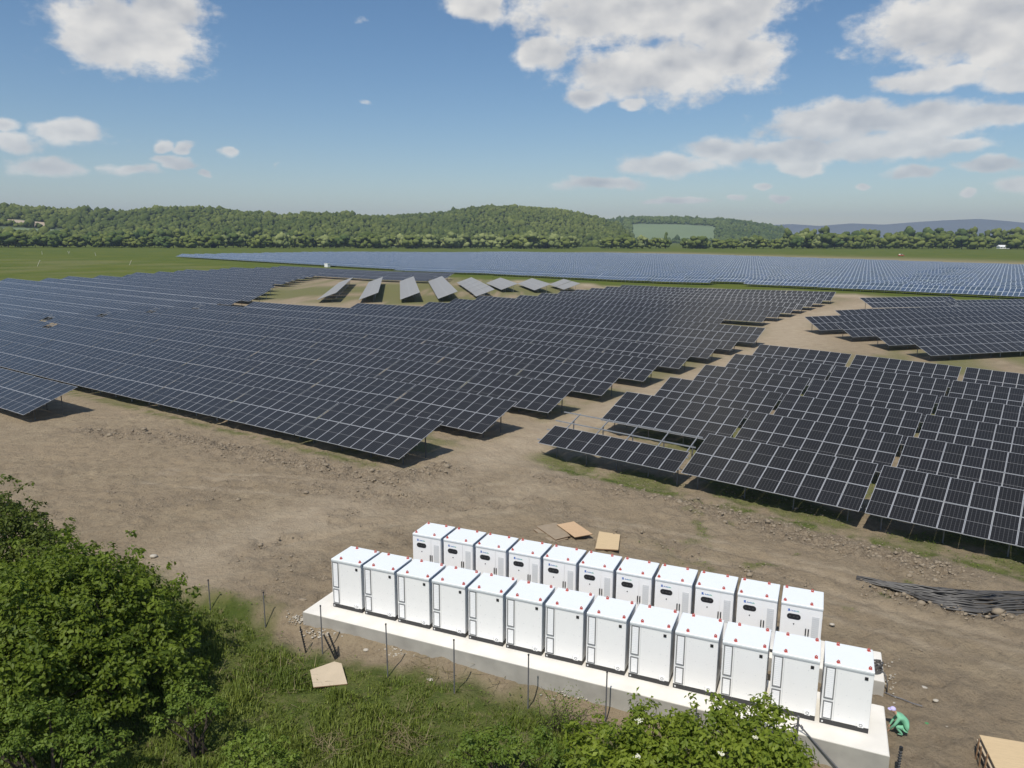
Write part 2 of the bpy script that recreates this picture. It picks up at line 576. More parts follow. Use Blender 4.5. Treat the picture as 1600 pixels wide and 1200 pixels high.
def ground_mat():
    m, nt, bs = new_mat("ground")
    N, L = nt.nodes.new, nt.links.new

    def attr(n):
        a = N("ShaderNodeAttribute"); a.attribute_name = n; return a.outputs["Fac"]

    def noise(scale, detail=6, rough=.6, off=0):
        mp = N("ShaderNodeMapping"); mp.inputs["Location"].default_value = (off, off * 1.7, 0)
        L(geo.outputs["Position"], mp.inputs["Vector"])
        n = N("ShaderNodeTexNoise"); n.inputs["Scale"].default_value = scale; n.inputs["Detail"].default_value = detail; n.inputs["Roughness"].default_value = rough
        L(mp.outputs[0], n.inputs["Vector"]); return n.outputs["Fac"]

    def ramp(f, lo, hi):
        r = N("ShaderNodeMapRange"); r.interpolation_type = "SMOOTHSTEP"
        r.inputs["From Min"].default_value = lo; r.inputs["From Max"].default_value = hi
        L(f, r.inputs["Value"]); return r.outputs[0]

    def mix(f, a, b):
        x = N("ShaderNodeMix"); x.data_type = "RGBA"
        if isinstance(f, float): x.inputs["Factor"].default_value = f
        else: L(f, x.inputs["Factor"])
        for k, c in (("A", a), ("B", b)):
            if isinstance(c, tuple): x.inputs[k].default_value = c + (1,)
            else: L(c, x.inputs[k])
        return x.outputs["Result"]
    geo = N("ShaderNodeNewGeometry")
    big, mid, fin = noise(.13, 4), noise(.9, 6, .65, 5), noise(7.0, 6, .7, 9)
    dirt = mix(ramp(mid, .33, .68), (.350, .280, .186), (.275, .216, .142))
    dirt = mix(ramp(big, .40, .66), dirt, (.318, .250, .166))
    dirt = mix(ramp(fin, .50, .78), dirt, (.150, .118, .082))
    dirt = mix(ramp(noise(2.2, 8, .72, 13), .54, .74), dirt, (.168, .132, .092))
    dirt = mix(attr("pale"), dirt, mix(ramp(mid, .3, .7), (.44, .36, .255), (.37, .295, .205)))
    dirt = mix(attr("clod"), dirt, mix(ramp(fin, .4, .6), (.185, .146, .101), (.310, .250, .175)))
    gr = mix(ramp(mid, .35, .65), (.075, .105, .022), (.130, .150, .040))
    gr = mix(ramp(noise(2.7, 5, .6, 3), .52, .75), gr, (.20, .175, .085))
    fld = mix(ramp(noise(.05, 5, .55, 2), .35, .7), (.082, .112, .016), (.118, .135, .020))
    fld = mix(ramp(noise(.35, 5, .65, 8), .45, .75), fld, (.098, .126, .022))
    gr = mix(attr("field"), gr, fld)
    gr = mix(attr("dry"), gr, mix(ramp(mid, .35, .65), (.30, .25, .15), (.21, .185, .09)))
    L(mix(attr("grass"), dirt, gr), bs.inputs["Base Color"])
    bs.inputs["Roughness"].default_value = .95
    bs.inputs["Specular IOR Level"].default_value = .12
    b1 = N("ShaderNodeBump"); b1.inputs["Strength"].default_value = 1.0; b1.inputs["Distance"].default_value = .22
    L(noise(3.2, 9, .74, 4), b1.inputs["Height"])
    L(b1.outputs[0], bs.inputs["Normal"])
    return m


m_ground = ground_mat()


# ------------------------------------------------------------------ ground, one sheet to the horizon
def spread(lo, hi, step, far_lo, far_hi, gr=1.085):
    c = list(np.arange(lo, hi, step))
    s, p = step, hi
    while p < far_hi: c.append(p); s *= gr; p += s
    c.append(far_hi)
    s, p = step, lo - step
    while p > far_lo: c.insert(0, p); s *= gr; p -= s
    c.insert(0, far_lo)
    return np.array(c)


GRASS_EDGE = [(-60, 42), (-24.2, 33.3), (-14.4, 29.8), (-9.5, 27.0), (-7.4, 25.2), (-4.5, 24.2), (-1.7, 22.9), (1.3, 21.9), (4.0, 20.6), (8.2, 19.2), (12.0, 17.4), (30, 9)]


def grass_side(x, y):
    """positive on the grassy side of the worn edge in front of the slabs"""
    ex = np.array([p[0] for p in GRASS_EDGE]); ey = np.array([p[1] for p in GRASS_EDGE])
    return np.interp(x, ex, ey) - y


def masks(x, y):
    u, v = xy2uv(x, y)
    n1 = fbm(x * .35, y * .35, 4); n2 = fbm(x * .09 + 5, y * .09 + 9, 4); n3 = fbm(x * 1.3, y * 1.3, 3)
    gs = grass_side(x, y) + .35 + (n1 - .5) * 2.6 + (n3 - .5) * 1.2
    front = S(gs / 1.2 + .4)
    grass = front.copy()
    dry = np.clip(S((1.1 - gs) / 1.8) * .65 + S((n1 - .62) * 7) * .5, 0, 1) * front
    # open country behind and beside the works
    far = S((v - 198 + (n2 - .5) * 10) / 4) + S((-u - 226 - .24 * (v - 78) + (n2 - .5) * 5) / 4) * S((v - 55) / 20)
    far = np.clip(far, 0, 1)
    # the tan track that runs behind the rows
    track = S((7 - np.abs(v - 199 - (u + 160) * -.05 + (n2 - .5) * 6)) / 3) * S((u + 165) / 15) * S((30 - u) / 20)
    field = far.copy()
    grass = np.maximum(grass, far * (1 - track * .9))
    # weeds between and under the rows
    blocks = S((v - np.where(u > -30, 40.6, 31.8)) / 2) * S((200 - v) / 3)
    road = np.exp(-((u + 30.0) / 3.2) ** 2) * S((105 - v) / 8)
    road = np.maximum(road, np.exp(-(seg_dist(x, y, [(36, 100), (42, 112), (47, 128), (58, 140), (80, 160), (110, 178)]) / 5.5) ** 2))
    weeds = S((n1 * .6 + n2 * .4 - .46) * 7) * blocks * (1 - np.clip(road * 1.3, 0, 1)) * .8
    r1 = S((u + 29) / 2) * S((v - 40) / 1.5) * S((95 - v) / 4)
    weeds = np.maximum(weeds, r1 * S((n1 - .36) * 5) * .95)
    rot = S((u + 178) / 4) * S((-u - 100) / 5) * S((v - 104) / 6) * S((178 - v) / 6)
    weeds = np.maximum(weeds, rot * S((n2 - .40) * 9) * .9)
    # green fringe where rain drips off the lowest panels
    fr = np.maximum(np.exp(-((v - 40.7 + (n1 - .5) * 1.2) / .7) ** 2) * S((u + 27) / 2), np.exp(-((v - 32.3) / .5) ** 2) * S((-u - 33) / 2) * .8)
    weeds = np.maximum(weeds, fr * S((n3 * .5 + n1 * .5 - .34) * 6))
    tufts = S((fbm(x * .8 + 3, y * .8 + 1, 3) - .68) * 9) * S((40 - v) / 4) * S((x - 6) / 6) * S((y - 27) / 4)
    weeds = np.maximum(weeds, tufts * .9)
    strip = np.exp(-(seg_dist(x, y, [at(px, py).xy[:] for px, py in ((1000, 395.6), (1100, 399.5), (1250, 403), (1400, 407), (1520, 411), (1640, 414))]) / 62) ** 2)
    bare = np.exp(-(((u + 131) / 10) ** 2 + ((v - 104) / 14) ** 2))
    weeds = weeds * (1 - bare * .9)
    grass = np.maximum(grass, weeds)
    dry = np.maximum(dry, weeds * .35 * (1 - fr))
    dry = np.maximum(dry, strip * S((n2 - .10) * 4) * 1.0 * (S((np.hypot(x, y) - 150) / 50)))
    pale = np.clip(np.maximum(road * .9, track) + bare * .5, 0, 1) * (1 - front)
    pale = np.maximum(pale, .55 * np.exp(-(seg_dist(x, y, [(-5, 38), (1, 42), (4, 50), (6, 58)]) / 2.6) ** 2))
    for off in (-.95, .95, 1.9):
        for line in ([(-14, 33.8), (-2 + off, 38.5), (3.4 + off, 47), (8 + off, 58), (14 + off, 68)], [(2, 37.4 + off), (12, 32.5 + off), (23, 24.6 + off)], [(-22, 44 + off), (-8, 40.5 + off), (1, 41.5 + off)], [(12.5, 29 + off), (24, 21 + off)]):
            pale = np.maximum(pale, .65 * np.exp(-((seg_dist(x, y, line) + (n3 - .5) * .25) / .26) ** 2) * (1 - front) * S((n1 - .25) * 5))
    # churned earth
    clod = np.exp(-(seg_dist(x, y, [(-33, 55.5), (-26, 54), (-15, 47.5), (-7, 42.8), (-4.5, 45.5)]) / 1.7) ** 2)
    clod = np.maximum(clod, np.exp(-(seg_dist(x, y, [(10.5, 40.5), (13.5, 37.5), (16.5, 35.2), (20, 33)]) / 2.0) ** 2))
    clod = np.maximum(clod, .8 * np.exp(-(seg_dist(x, y, [(2, 44.5), (6, 42.6), (10, 40.4)]) / .9) ** 2))
    clod = np.maximum(clod, .8 * np.exp(-(seg_dist(x, y, [(16, 30.4), (18.5, 28.3), (24, 27.5)]) / .9) ** 2))
    clod = np.maximum(clod, .7 * np.exp(-(seg_dist(x, y, [(-12, 42), (-5.5, 39.8)]) / 1.6) ** 2))
    clod = np.maximum(clod, .6 * np.exp(-(seg_dist(x, y, [(-1.5, 39.6), (2.0, 39.2)]) / .6) ** 2))
    clod = np.maximum(clod, .45 * S((n1 - .52) * 8) * S((48 - y) / 5) * (1 - front))
    clod = np.clip(clod * (.55 + .9 * n3), 0, 1) * (1 - front * .7) * (1 - far)
    return dict(grass=grass, dry=np.clip(dry, 0, 1), field=field, pale=np.clip(pale, 0, 1), clod=clod, front=front)


def build_ground():
    xs = spread(-32, 31, .15, -5200, 5200)
    ys = spread(16.5, 62, .15, -700, 7000)
    X, Y = np.meshgrid(xs, ys)
    x, y = X.ravel(), Y.ravel()
    mk = masks(x, y)
    near = S((75 - y) / 15) * S((45 - np.abs(x)) / 12)
    z = g(x, y)
    z = z + near * ((fbm(x * .5, y * .5, 5) - .5) * .26 + mk["clod"] * (fbm(x * 2.1 + 3, y * 2.1, 4, .65) - .42) * .85 + (fbm(x * 1.7 + 7, y * 1.7, 4, .68) - .5) * .30 * (1 - mk["pale"] * .7))
    z = z + near * mk["front"] * (fbm(x * .7 + 9, y * .7, 3) - .5) * .35
    # wheel ruts along the road between the two arrays and past the slabs
    for off in (-.9, .9):
        d = seg_dist(x, y, [(-12, 33.5), (-2 + off, 38.5), (3.4 + off, 47), (8 + off, 58), (14 + off, 68)])
        z = z - near * .11 * np.exp(-(d / .30) ** 2)
        d = seg_dist(x, y, [(3, 37 + off), (12, 32.5 + off), (22, 25 + off)])
        z = z - near * .10 * np.exp(-(d / .30) ** 2)
    # the ground passes under the slabs
    cu = (x - CAB_O[0]) * CE[0] + (y - CAB_O[1]) * CE[1]; cv = (x - CAB_O[0]) * CN[0] + (y - CAB_O[1]) * CN[1]
    ins = S((cu + 1.2) / .5) * S((20.0 - cu) / .5) * S((cv + 1.1) / .4) * S((5.8 - cv) / .4)
    z = z * (1 - ins) + np.minimum(z, -.36) * ins
    nx, ny = len(xs), len(ys)
    i = np.arange(nx * ny).reshape(ny, nx)
    F = np.stack([i[:-1, :-1], i[:-1, 1:], i[1:, 1:], i[1:, :-1]], -1).reshape(-1, 4)
    mk.pop("front")
    me = np_mesh("ground", np.stack([x, y, z], -1), F, m_ground, mk, smooth=True)
    tag(link("ground", me), kind="structure")


build_ground()


# ------------------------------------------------------------------ lumps: one icosphere reused for clods, crowns
def ico(sub):
    bm = bmesh.new(); bmesh.ops.create_icosphere(bm, subdivisions=sub, radius=1.0)
    v = np.array([q.co[:] for q in bm.verts]); f = np.array([[q.index for q in t.verts] for t in bm.faces]); bm.free()
    return v, f


ICO1, ICO2, ICO3 = ico(1), ico(2), ico(3)
ICO0 = ICO1


def lumps(centres, radii, base=ICO1, jit=.25, seed=1, hue=None):
    """centres Nx3, radii Nx3 -> verts, faces, hue per vertex"""
    r = np.random.default_rng(seed)
    V, F = base
    n, k = len(centres), len(V)
    j = 1 + (r.random((n, k, 1)) - .5) * 2 * jit
    ang = r.random(n) * 6.283
    c, s = np.cos(ang)[:, None], np.sin(ang)[:, None]
    vx = V[None, :, 0] * c - V[None, :, 1] * s; vy = V[None, :, 0] * s + V[None, :, 1] * c
    P = np.stack([vx, vy, np.broadcast_to(V[None, :, 2], vx.shape)], -1) * j * radii[:, None, :] + centres[:, None, :]
    Fa = F[None] + (np.arange(n) * k)[:, None, None]
    h = np.repeat(hue if hue is not None else r.random(n), k)
    return P.reshape(-1, 3), Fa.reshape(-1, 3), h


def clods():
    n = 130000
    x = rng.uniform(-34, 30, n); y = rng.uniform(25, 57, n)
    mk = masks(x, y)
    u, v = xy2uv(x, y)
    cu = (x - CAB_O[0]) * CE[0] + (y - CAB_O[1]) * CE[1]; cv = (x - CAB_O[0]) * CN[0] + (y - CAB_O[1]) * CN[1]
    keep = (rng.random(n) < mk["clod"] * .55 + .035) & ~((cu > -1.3) & (cu < 20) & (cv > -1.2) & (cv < 6.2)) & (mk["front"] < .5)
    x, y, c = x[keep], y[keep], mk["clod"][keep]
    r = .014 + .075 * rng.random(len(x)) ** 4 * (.25 + c)
    z = g(x, y) + .02 + c * .12 * (fbm(x * 2.1 + 3, y * 2.1, 4, .65) - .42) / .12 * .62 + (fbm(x * .5, y * .5, 5) - .5) * .26
    r = r * np.where(rng.random(len(x)) < .06 * c, 2.0, 1.0)
    z = g(x, y) + r * .25 + c * (fbm(x * 2.1 + 3, y * 2.1, 4, .65) - .42) * .85 + (fbm(x * .5, y * .5, 5) - .5) * .26 + (fbm(x * 1.7 + 7, y * 1.7, 4, .68) - .5) * .30 * (1 - mk["pale"][keep] * .7)
    P, F, h = lumps(np.stack([x, y, z], -1), np.stack([r * rng.uniform(.8, 1.5, len(x)), r, r * .75], -1), ICO0, .3, 3)
    tag(link("earth_clods", np_mesh("earth_clods", P, F, m_clod)), kind="stuff")


clods()


def pale_gravel():
    pts = []
    for (px, py, spx, spy, n) in ((468, 968, 20, 10, 90), (500, 990, 26, 9, 80), (620, 1022, 30, 10, 70), (1255, 1180, 40, 12, 130), (900, 1085, 60, 12, 60), (640, 880, 26, 22, 40), (1390, 1065, 14, 26, 50)):
        for _ in range(n):
            pts.append(at(px + random.gauss(0, spx * .5), py + random.gauss(0, spy * .5)))
    c = np.array([p[:] for p in pts]); c[:, 2] += .03
    r = .012 + .038 * rng.random(len(c)) ** 2
    P, F, h = lumps(c, np.stack([r * 1.3, r, r * .7], -1), ICO1, .3, 5)
    tag(link("gravel", np_mesh("gravel", P, F, m_stone)), kind="stuff")


pale_gravel()

for k, (px, py, s, where) in enumerate(((672, 1065, .16, "pale rock lying in dry grass between two thin fence posts"), (572, 1017, .14, "pale rock at the foot of the long concrete slab"),
                                        (1442, 1078, .20, "cream rock lying on bare earth beyond the end of the slabs"), (1300, 977, .13, "pale rock beside the last cabinet of the back row"),
                                        (1462, 1096, .12, "small pale stone beside the thin wire on the earth"), (1480, 1138, .10, "small whitish stone on earth past the crouching worker"),
                                        (240, 871, .22, "pale flat rock beside small yellowish weeds on bare earth"))):
    p = at(px, py)
    P, F, h = lumps(np.array([[0, 0, 0.]]), np.array([[s * .8, s * .6, s * .4]]), ICO2, .12, 20 + k)
    o = link("rock", np_mesh("rock", P, F, m_stone), None, p + Vector((0, 0, s * .3)))
    tag(o, where, "rock", "loose rocks on the ground")

# ------------------------------------------------------------------ concrete slabs and battery cabinets
SLU, SLN = -.0058, -.011


def cab_pt(u, v, z=0.0):
    p = CAB_O + CE * u + CN * v
    return Vector((p[0], p[1], z + SLU * u + SLN * v))


def slab(name, u0, u1, v0, v1, label):
    mb = MB()
    top = [cab_pt(u0, v0), cab_pt(u1, v0), cab_pt(u1, v1), cab_pt(u0, v1)]
    o = top[0].copy()
    bot = [Vector((p.x, p.y, -1.6)) for p in top]
    top = [p - o for p in top]; bot = [p - o for p in bot]
    ch = .025
    cen = sum(top, Vector()) / 4
    inn = [p + (cen - p).normalized() * ch for p in top]
    low = [p - Vector((0, 0, ch)) for p in top]
    mb.face(inn, 0)
    for k in range(4):
        j = (k + 1) % 4
        mb.face([low[k], low[j], inn[j], inn[k]], 0)
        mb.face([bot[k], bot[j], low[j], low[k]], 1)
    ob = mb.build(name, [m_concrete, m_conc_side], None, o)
    tag(ob, label, "concrete slab", "concrete slabs under the cabinets")
    return ob


slab("concrete_slab", -.80, 19.52, -.82, 1.72, "long pale concrete slab carrying the front row of white cabinets")
slab("concrete_slab", .3, 19.62, 3.22, 5.22, "pale concrete slab behind, under the row of cabinets with black screens")

CW, CD, CH = 1.3649, 1.3284, 2.0


def cabinet_proto(show):
    """show = 'door' (screens and handles towards the viewer) or 'rear' (louvres towards the viewer); the shown face is y = 0"""
    root = empty("battery_cabinet", (0, 0, 0))
    bevelled_box("body", (0.012, 0.012, .15), (CW - .012, CD - .012, CH - .113), .014, m_white, root)
    mb = MB(); mb.box((.014, .014, 0), (CW - .014, CD - .014, .1495)); mb.build("plinth", m_plinth, root)
    mb = MB()
    for x in (.06,):
        mb.box((x, .006, .05), (x + .05, .0138, .10))
    mb.build("fork_pocket_cover", m_vent, root)
    mb = MB(); mb.box((.010, -.006, CH - .112), (CW - .010, CD + .006, CH - .075)); mb.build("drip_edge", m_lip, root)
    bevelled_box("roof_panel", (.006, -.002, CH - .0745), (CW - .006, CD + .002, CH), .012, m_roofw, root)
    fx = (.28, .91) if show == "rear" else (.09, .72)
    for k, (u, v) in enumerate(((fx[0], .10), (fx[1], .10), (fx[0], .905), (fx[1], .905))):
        l = MB()
        l.box((-.045, -.045, 0), (.045, .045, .018))
        l.tube([(-.026, 0, .015), (-.03, 0, .055), (0, 0, .083), (.03, 0, .055), (.026, 0, .015)], .018, 6)
        l.build("lifting_lug", m_red, root, (u * CW, v * CD, CH + .001), (0, 0, random.uniform(-.5, .5)))
    H = CH - .10
    zt = lambda f: (CH - f * CH)
    if show == "rear":
        for (z0, z1) in ((.055, .572), (.612, .905)):
            x0, x1 = .045 * CW, .245 * CW
            fr = MB(); t = .032
            a, b = zt(z1), zt(z0)
            for lo, hi in (((x0, -.010, a), (x0 + t, .011, b)), ((x1 - t, -.010, a), (x1, .011, b)), ((x0 + t, -.010, a), (x1 - t, .011, a + t)), ((x0 + t, -.010, b - t), (x1 - t, .011, b))):
                fr.box(lo, hi)
            lf = fr.build("louvre_frame", m_gasket, root)
            pn = MB(); pn.box((x0 + t, -.002, a + t), (x1 - t, .011, b - t))
            n = int((b - a) / .065)
            for q in range(n):
                zz = a + t + .02 + q * (b - a - 2 * t - .03) / n
                pn.box((x0 + t + .012, -.008, zz), (x1 - t - .012, -.0022, zz + .022))
            pn.build("louvre_slats", m_louvre, lf)
        mb = MB(); mb.box((.815 * CW, -.006, zt(.152)), (.885 * CW, .0115, zt(.105))); mb.build("vent_valve", m_dark, root)
        ob = MB()
        ob.box((.77 * CW, -.010, zt(.925)), (.885 * CW, .0115, zt(.85)))
        bx = ob.build("outlet_box", m_louvre, root)
        ring = MB()
        ring.tube([(.828 * CW + .043 * math.cos(a), -.014, zt(.888) + .043 * math.sin(a)) for a in np.linspace(0, 6.28, 13)], .007, 5)
        ring.build("outlet_ring", m_gasket, bx)
        sc_ = MB(); sc_.box((.735 * CW, -.003, zt(.925)), (.742 * CW, .0115, zt(.86))); sc_.build("earth_strap", m_vent, root)
        rv = MB()
        for (u, f) in ((.35, .13), (.55, .19), (.78, .19), (.36, .30), (.92, .30), (.50, .46), (.76, .47), (.92, .47), (.36, .63), (.56, .63), (.90, .64), (.37, .80), (.60, .80)):
            rv.box((u * CW - .009, .004, zt(f) - .009), (u * CW + .009, .0115, zt(f) + .009))
        o = rv.build("rivets", m_vent, root); o["kind"] = "stuff"
        mb = MB(); mb.box((.275 * CW, .0085, .12), (.279 * CW, .0115, CH - .12)); mb.build("panel_seam", m_lip, root)
    else:
        def doorleaf(x0, x1):
            d = MB(); d.box((x0, -.014, .13), (x1, .0115, CH - .13)); return d.build("door", m_white, root)
        d1 = doorleaf(.022 * CW, .652 * CW)
        d2 = doorleaf(.660 * CW, .978 * CW)
        for par, x in ((d1, .628), (d2, .692)):
            h = MB(); h.box((x * CW - .016, -.045, zt(.535)), (x * CW + .016, -.026, zt(.425)))
            h.box((x * CW - .022, -.026, zt(.545)), (x * CW + .022, -.0142, zt(.415)), 1)
            h.box((x * CW - .018, -.034, zt(.575)), (x * CW + .018, -.0142, zt(.550)), 1)
            h.build("handle", [m_dark, m_steel], par)
        # rounded black screen
        sc_ = MB(); cx, cz, hw, hh = .325 * CW, zt(.235), .165 * CW, .050 * CH
        prof = [(cx + (hw - hh) * sx + hh * math.cos(a), cz + hh * math.sin(a)) for sx, a0 in ((1, -math.pi / 2), (-1, math.pi / 2)) for a in np.linspace(a0, a0 + math.pi, 9)]
        sc_.face([(p[0], -.024, p[1]) for p in prof])
        for k in range(len(prof)):
            p, q = prof[k], prof[(k + 1) % len(prof)]
            sc_.face([(p[0], -.0142, p[1]), (q[0], -.0142, q[1]), (q[0], -.024, q[1]), (p[0], -.024, p[1])])
        scr = sc_.build("screen", m_dark, root)
        gl = MB()
        for dx in (-.13, .0, .12):
            gl.box((cx + dx - .028, -.0262, cz - .022), (cx + dx + .028, -.0242, cz + .022))
        gl.build("indicator", m_ind, scr)
        # lock and vents
        lk = MB(); lk.tube([(.335 * CW, -.014, zt(.37)), (.335 * CW, -.030, zt(.37))], .022, 8); lk.build("lock", m_dark, d1)
        vp = MB(); vp.box((.755 * CW, -.022, zt(.60)), (.925 * CW, -.0142, zt(.175)))
        for q in range(11):
            zz = zt(.59) + q * .074
            vp.box((.77 * CW, -.028, zz), (.91 * CW, -.0222, zz + .03))
        vp.build("vent_panel", m_vent, d2)
        # emblem and wordmark
        def mk(x, z): return (.165 * CW + x, -.0175, zt(.137) + z)
        em = MB()
        for poly in (((0, .055), (.075, .075), (.060, .045), (.02, .04)), ((.075, .06), (.085, .035), (.035, .012), (.02, .03)), ((.0, .0), (.06, .018), (.105, .0), (.095, -.012), (.02, -.018))):
            em.face([mk(*p) for p in poly])
            for a, b in zip(poly, poly[1:] + poly[:1]):
                em.face([mk(*b), mk(*a), (mk(*a)[0], -.0142, mk(*a)[2]), (mk(*b)[0], -.0142, mk(*b)[2])])
        em.build("emblem", m_logo_blue, d1)
        wm = MB(); x = .13
        for ch in range(8):
            w = (.030, .024, .026, .030, .024, .028, .026, .024)[ch]
            h = (.050, .036, .036, .052, .036, .036, .048, .036)[ch]
            t = .010
            a = mk(x, -.008); 
            def bx_(x0, x1, z0, z1): wm.box((a[0] + x0, -.0172, a[2] + z0), (a[0] + x1, -.0142, a[2] + z1))
            bx_(0, t, 0, h)
            if ch % 3 != 1: bx_(w - t, w, 0, min(h, .036))
            bx_(t, w - (t if ch % 3 != 1 else 0), .0, t * .9)
            if ch % 2 == 0: bx_(t, w - (t if ch % 3 != 1 else 0), .026, .036)
            x += w + .006
        wm.build("wordmark", m_word, d1)
    return root


m_logo_blue = simple("logo blue", (.005, .10, .42), .4)


def word_mat():
    m, nt, bs = new_mat("wordmark gradient")
    tc = nt.nodes.new("ShaderNodeTexCoord"); sp = nt.nodes.new("ShaderNodeSeparateXYZ")
    nt.links.new(tc.outputs["Object"], sp.inputs[0])
    r = nt.nodes.new("ShaderNodeMapRange"); r.inputs["From Min"].default_value = .35; r.inputs["From Max"].default_value = .64
    nt.links.new(sp.outputs[0], r.inputs["Value"])
    cr = nt.nodes.new("ShaderNodeValToRGB")
    cr.color_ramp.elements[0].color = (.004, .05, .35, 1); cr.color_ramp.elements[1].color = (.12, .50, .06, 1)
    e = cr.color_ramp.elements.new(.55); e.color = (.0, .25, .45, 1)
    nt.links.new(r.outputs[0], cr.inputs[0]); nt.links.new(cr.outputs[0], bs.inputs["Base Color"])
    return m


m_word = word_mat()
ORD = ["first", "second", "third", "fourth", "fifth", "sixth", "seventh", "eighth", "ninth", "tenth", "eleventh", "twelfth", "thirteenth",
       "fourteenth", "fifteenth", "sixteenth", "seventeenth", "eighteenth", "nineteenth", "twentieth", "twenty-first", "twenty-second"]


def place_cabinets():
    pr = cabinet_proto("rear")
    SP = 1.4701
    for i in range(13):
        o = pr if i == 0 else copy_tree(pr)
        o.location = cab_pt(i * SP, 0); o.rotation_euler = (0, 0, AZ_CAB + random.uniform(-.004, .004))
        if i == 0: lab = "white louvred cabinet at the leafy bush end of the front row"
        elif i == 12: lab = "white louvred cabinet ending the front row, beside the crouching worker"
        else: lab = f"white louvred cabinet, {ORD[i]} from the bush end of the front row"
        tag(o, lab, "battery cabinet", "battery cabinets of the front row")
    pd = cabinet_proto("door")
    for i in range(11):
        o = pd if i == 0 else copy_tree(pd)
        o.location = cab_pt(1.5201 + i * SP, 3.5778); o.rotation_euler = (0, 0, AZ_CAB + random.uniform(-.004, .004))
        if i == 0: lab = "white cabinet with black screen at the far bush end of the back row"
        elif i == 10: lab = "white cabinet with black screen ending the back row near the cables"
        else: lab = f"white cabinet with black screen, {ORD[i]} from the bush end of the back row"
        tag(o, lab, "battery cabinet", "battery cabinets of the back row")


place_cabinets()

# ------------------------------------------------------------------ solar tables
MW, ML, GAP = 1.118, 2.278, .014
TILT = R(20.4)
LOW = .75
NX = 9
TP = (MW + GAP) * NX + .02          # panel length of one table
TSTEP = TP + .12
ct, st = math.cos(TILT), math.sin(TILT)


def on_slope(x, s, dn=0.0):
    return Vector((x, s * ct - dn * st, LOW + s * st + dn * ct))


def module_mesh():
    mb = MB(); t, fw, rec = .035, .029, .004
    o = [(0, 0), (MW, 0), (MW, ML), (0, ML)]
    n = [(fw, fw), (MW - fw, fw), (MW - fw, ML - fw), (fw, ML - fw)]
    for k in range(4):
        j = (k + 1) % 4
        mb.face([(*o[k], -t), (*o[j], -t), (*o[j], 0), (*o[k], 0)], 0)
        mb.face([(*o[k], 0), (*o[j], 0), (*n[j], 0), (*n[k], 0)], 0)
        mb.face([(*n[k], 0), (*n[j], 0), (*n[j], -rec), (*n[k], -rec)], 0)
    mb.face([(*p, -rec) for p in n], 1, [(0.02, 0.01), (.98, 0.01), (.98, .99), (0.02, .99)])
    mb.face([(*p, -t) for p in o[::-1]], 2)
    return mb.mesh("solar_module", [m_frame, m_glass, m_back])


def rack_mb(nmod=NX, legs=False, rows=2):
    mb = MB()
    L = (MW + GAP) * nmod
    for s in (.45, 1.75, 2.75, 4.05):
        mb.bar(on_slope(-.05, s, -.065), on_slope(L + .03, s, -.065), .045, .05)
    for x in leg_x(L):
        mb.bar(on_slope(x, .2, -.12), on_slope(x, 4.3, -.12), .05, .06)
        if legs:
            for s in LEG_S: mb.bar((x, s * ct, -.9), on_slope(x, s, -.15), .08, .06)
    return mb


def leg_x(L): return [L * f for f in (.07, .36, .64, .93)]


LEG_S = (1.15, 3.45)


def leg_mesh(s):
    mb = MB(); top = on_slope(0, s, -.15).z
    mb.box((-.032, -.03, -.9), (.032, -.022, top)); mb.box((-.032, .022, -.9), (.032, .03, top)); mb.box((-.032, -.022, -.9), (-.024, .022, top))
    return mb.mesh("leg", m_leg)


def array_mesh(nm=NX, rows=2, mat=None, name="panel_array", w=MW + GAP, l=ML + .016):
    mb = MB(); L = w * nm; Hh = l * rows; t = .035
    P = lambda x, s, d: tuple(on_slope(x, s, d))
    mb.face([P(0, 0, 0), P(L, 0, 0), P(L, Hh, 0), P(0, Hh, 0)], 0, [(0, 0), (nm, 0), (nm, rows), (0, rows)])
    c = [(0, 0), (L, 0), (L, Hh), (0, Hh)]
    for k in range(4):
        a, b = c[k], c[(k + 1) % 4]
        mb.face([P(*a, -t), P(*b, -t), P(*b, 0), P(*a, 0)], 1)
    mb.face([P(*q, -t) for q in c[::-1]], 2)
    return mb.mesh(name, [mat or m_array, m_frame, m_back])


ME_MODULE = module_mesh()
ME_RACK_ALL = rack_mb(legs=True).mesh("rack", m_steel)
ME_RACK = rack_mb().mesh("rack", m_steel)
ME_LEGS = [leg_mesh(s) for s in LEG_S]
ME_ARRAY = array_mesh()
ME_ARRAY_GLARE = array_mesh(mat=m_glare)

FX, FZ = _f, None


def project(p):
    d = Vector(p) - Vector((0, 0, CAM_H))
    w = d.dot(_f)
    if w < 1: return None
    return 800 + CAM_F * d.dot(_r) / w, 600 - CAM_F * d.dot(_up) / w, w


def in_view(u, v, az, L=TP, margin=50):
    for du, dv in ((0, 0), (L, 0), (0, 4.3), (L, 4.3)):
        x, y = uv2xy(u + du, v + dv, az)
        q = project((x, y, g1(x, y) + 1.5))
        if q and -margin < q[0] < 1600 + margin and q[1] < 1250: return True
    return False


def table_frame(u, v, az, L=TP):
    x0, y0 = uv2xy(u, v + 2, az); x1, y1 = uv2xy(u + L, v + 2, az)
    z0, z1 = g1(x0, y0), g1(x1, y1)
    bx, by = uv2xy(u, v, az)
    return (bx, by, z0), (0, -math.atan2(z1 - z0, L), az)


V_ROWS = {-1: 24.3, 0: 32.6, 1: 41.0, 2: 49.7, 3: 58.5, 4: 67.0, 5: 75.7, 6: 83.9, 7: 91.6, 8: 99.3, 9: 107.2, 10: 115.1, 11: 123.0, 12: 131.0,
          13: 138.8, 14: 145.6, 15: 152.5, 16: 159.9, 17: 168.0, 18: 175.5, 19: 183.5, 20: 191.0}
tables = []      # dict(u, v, az, holes, label, group)


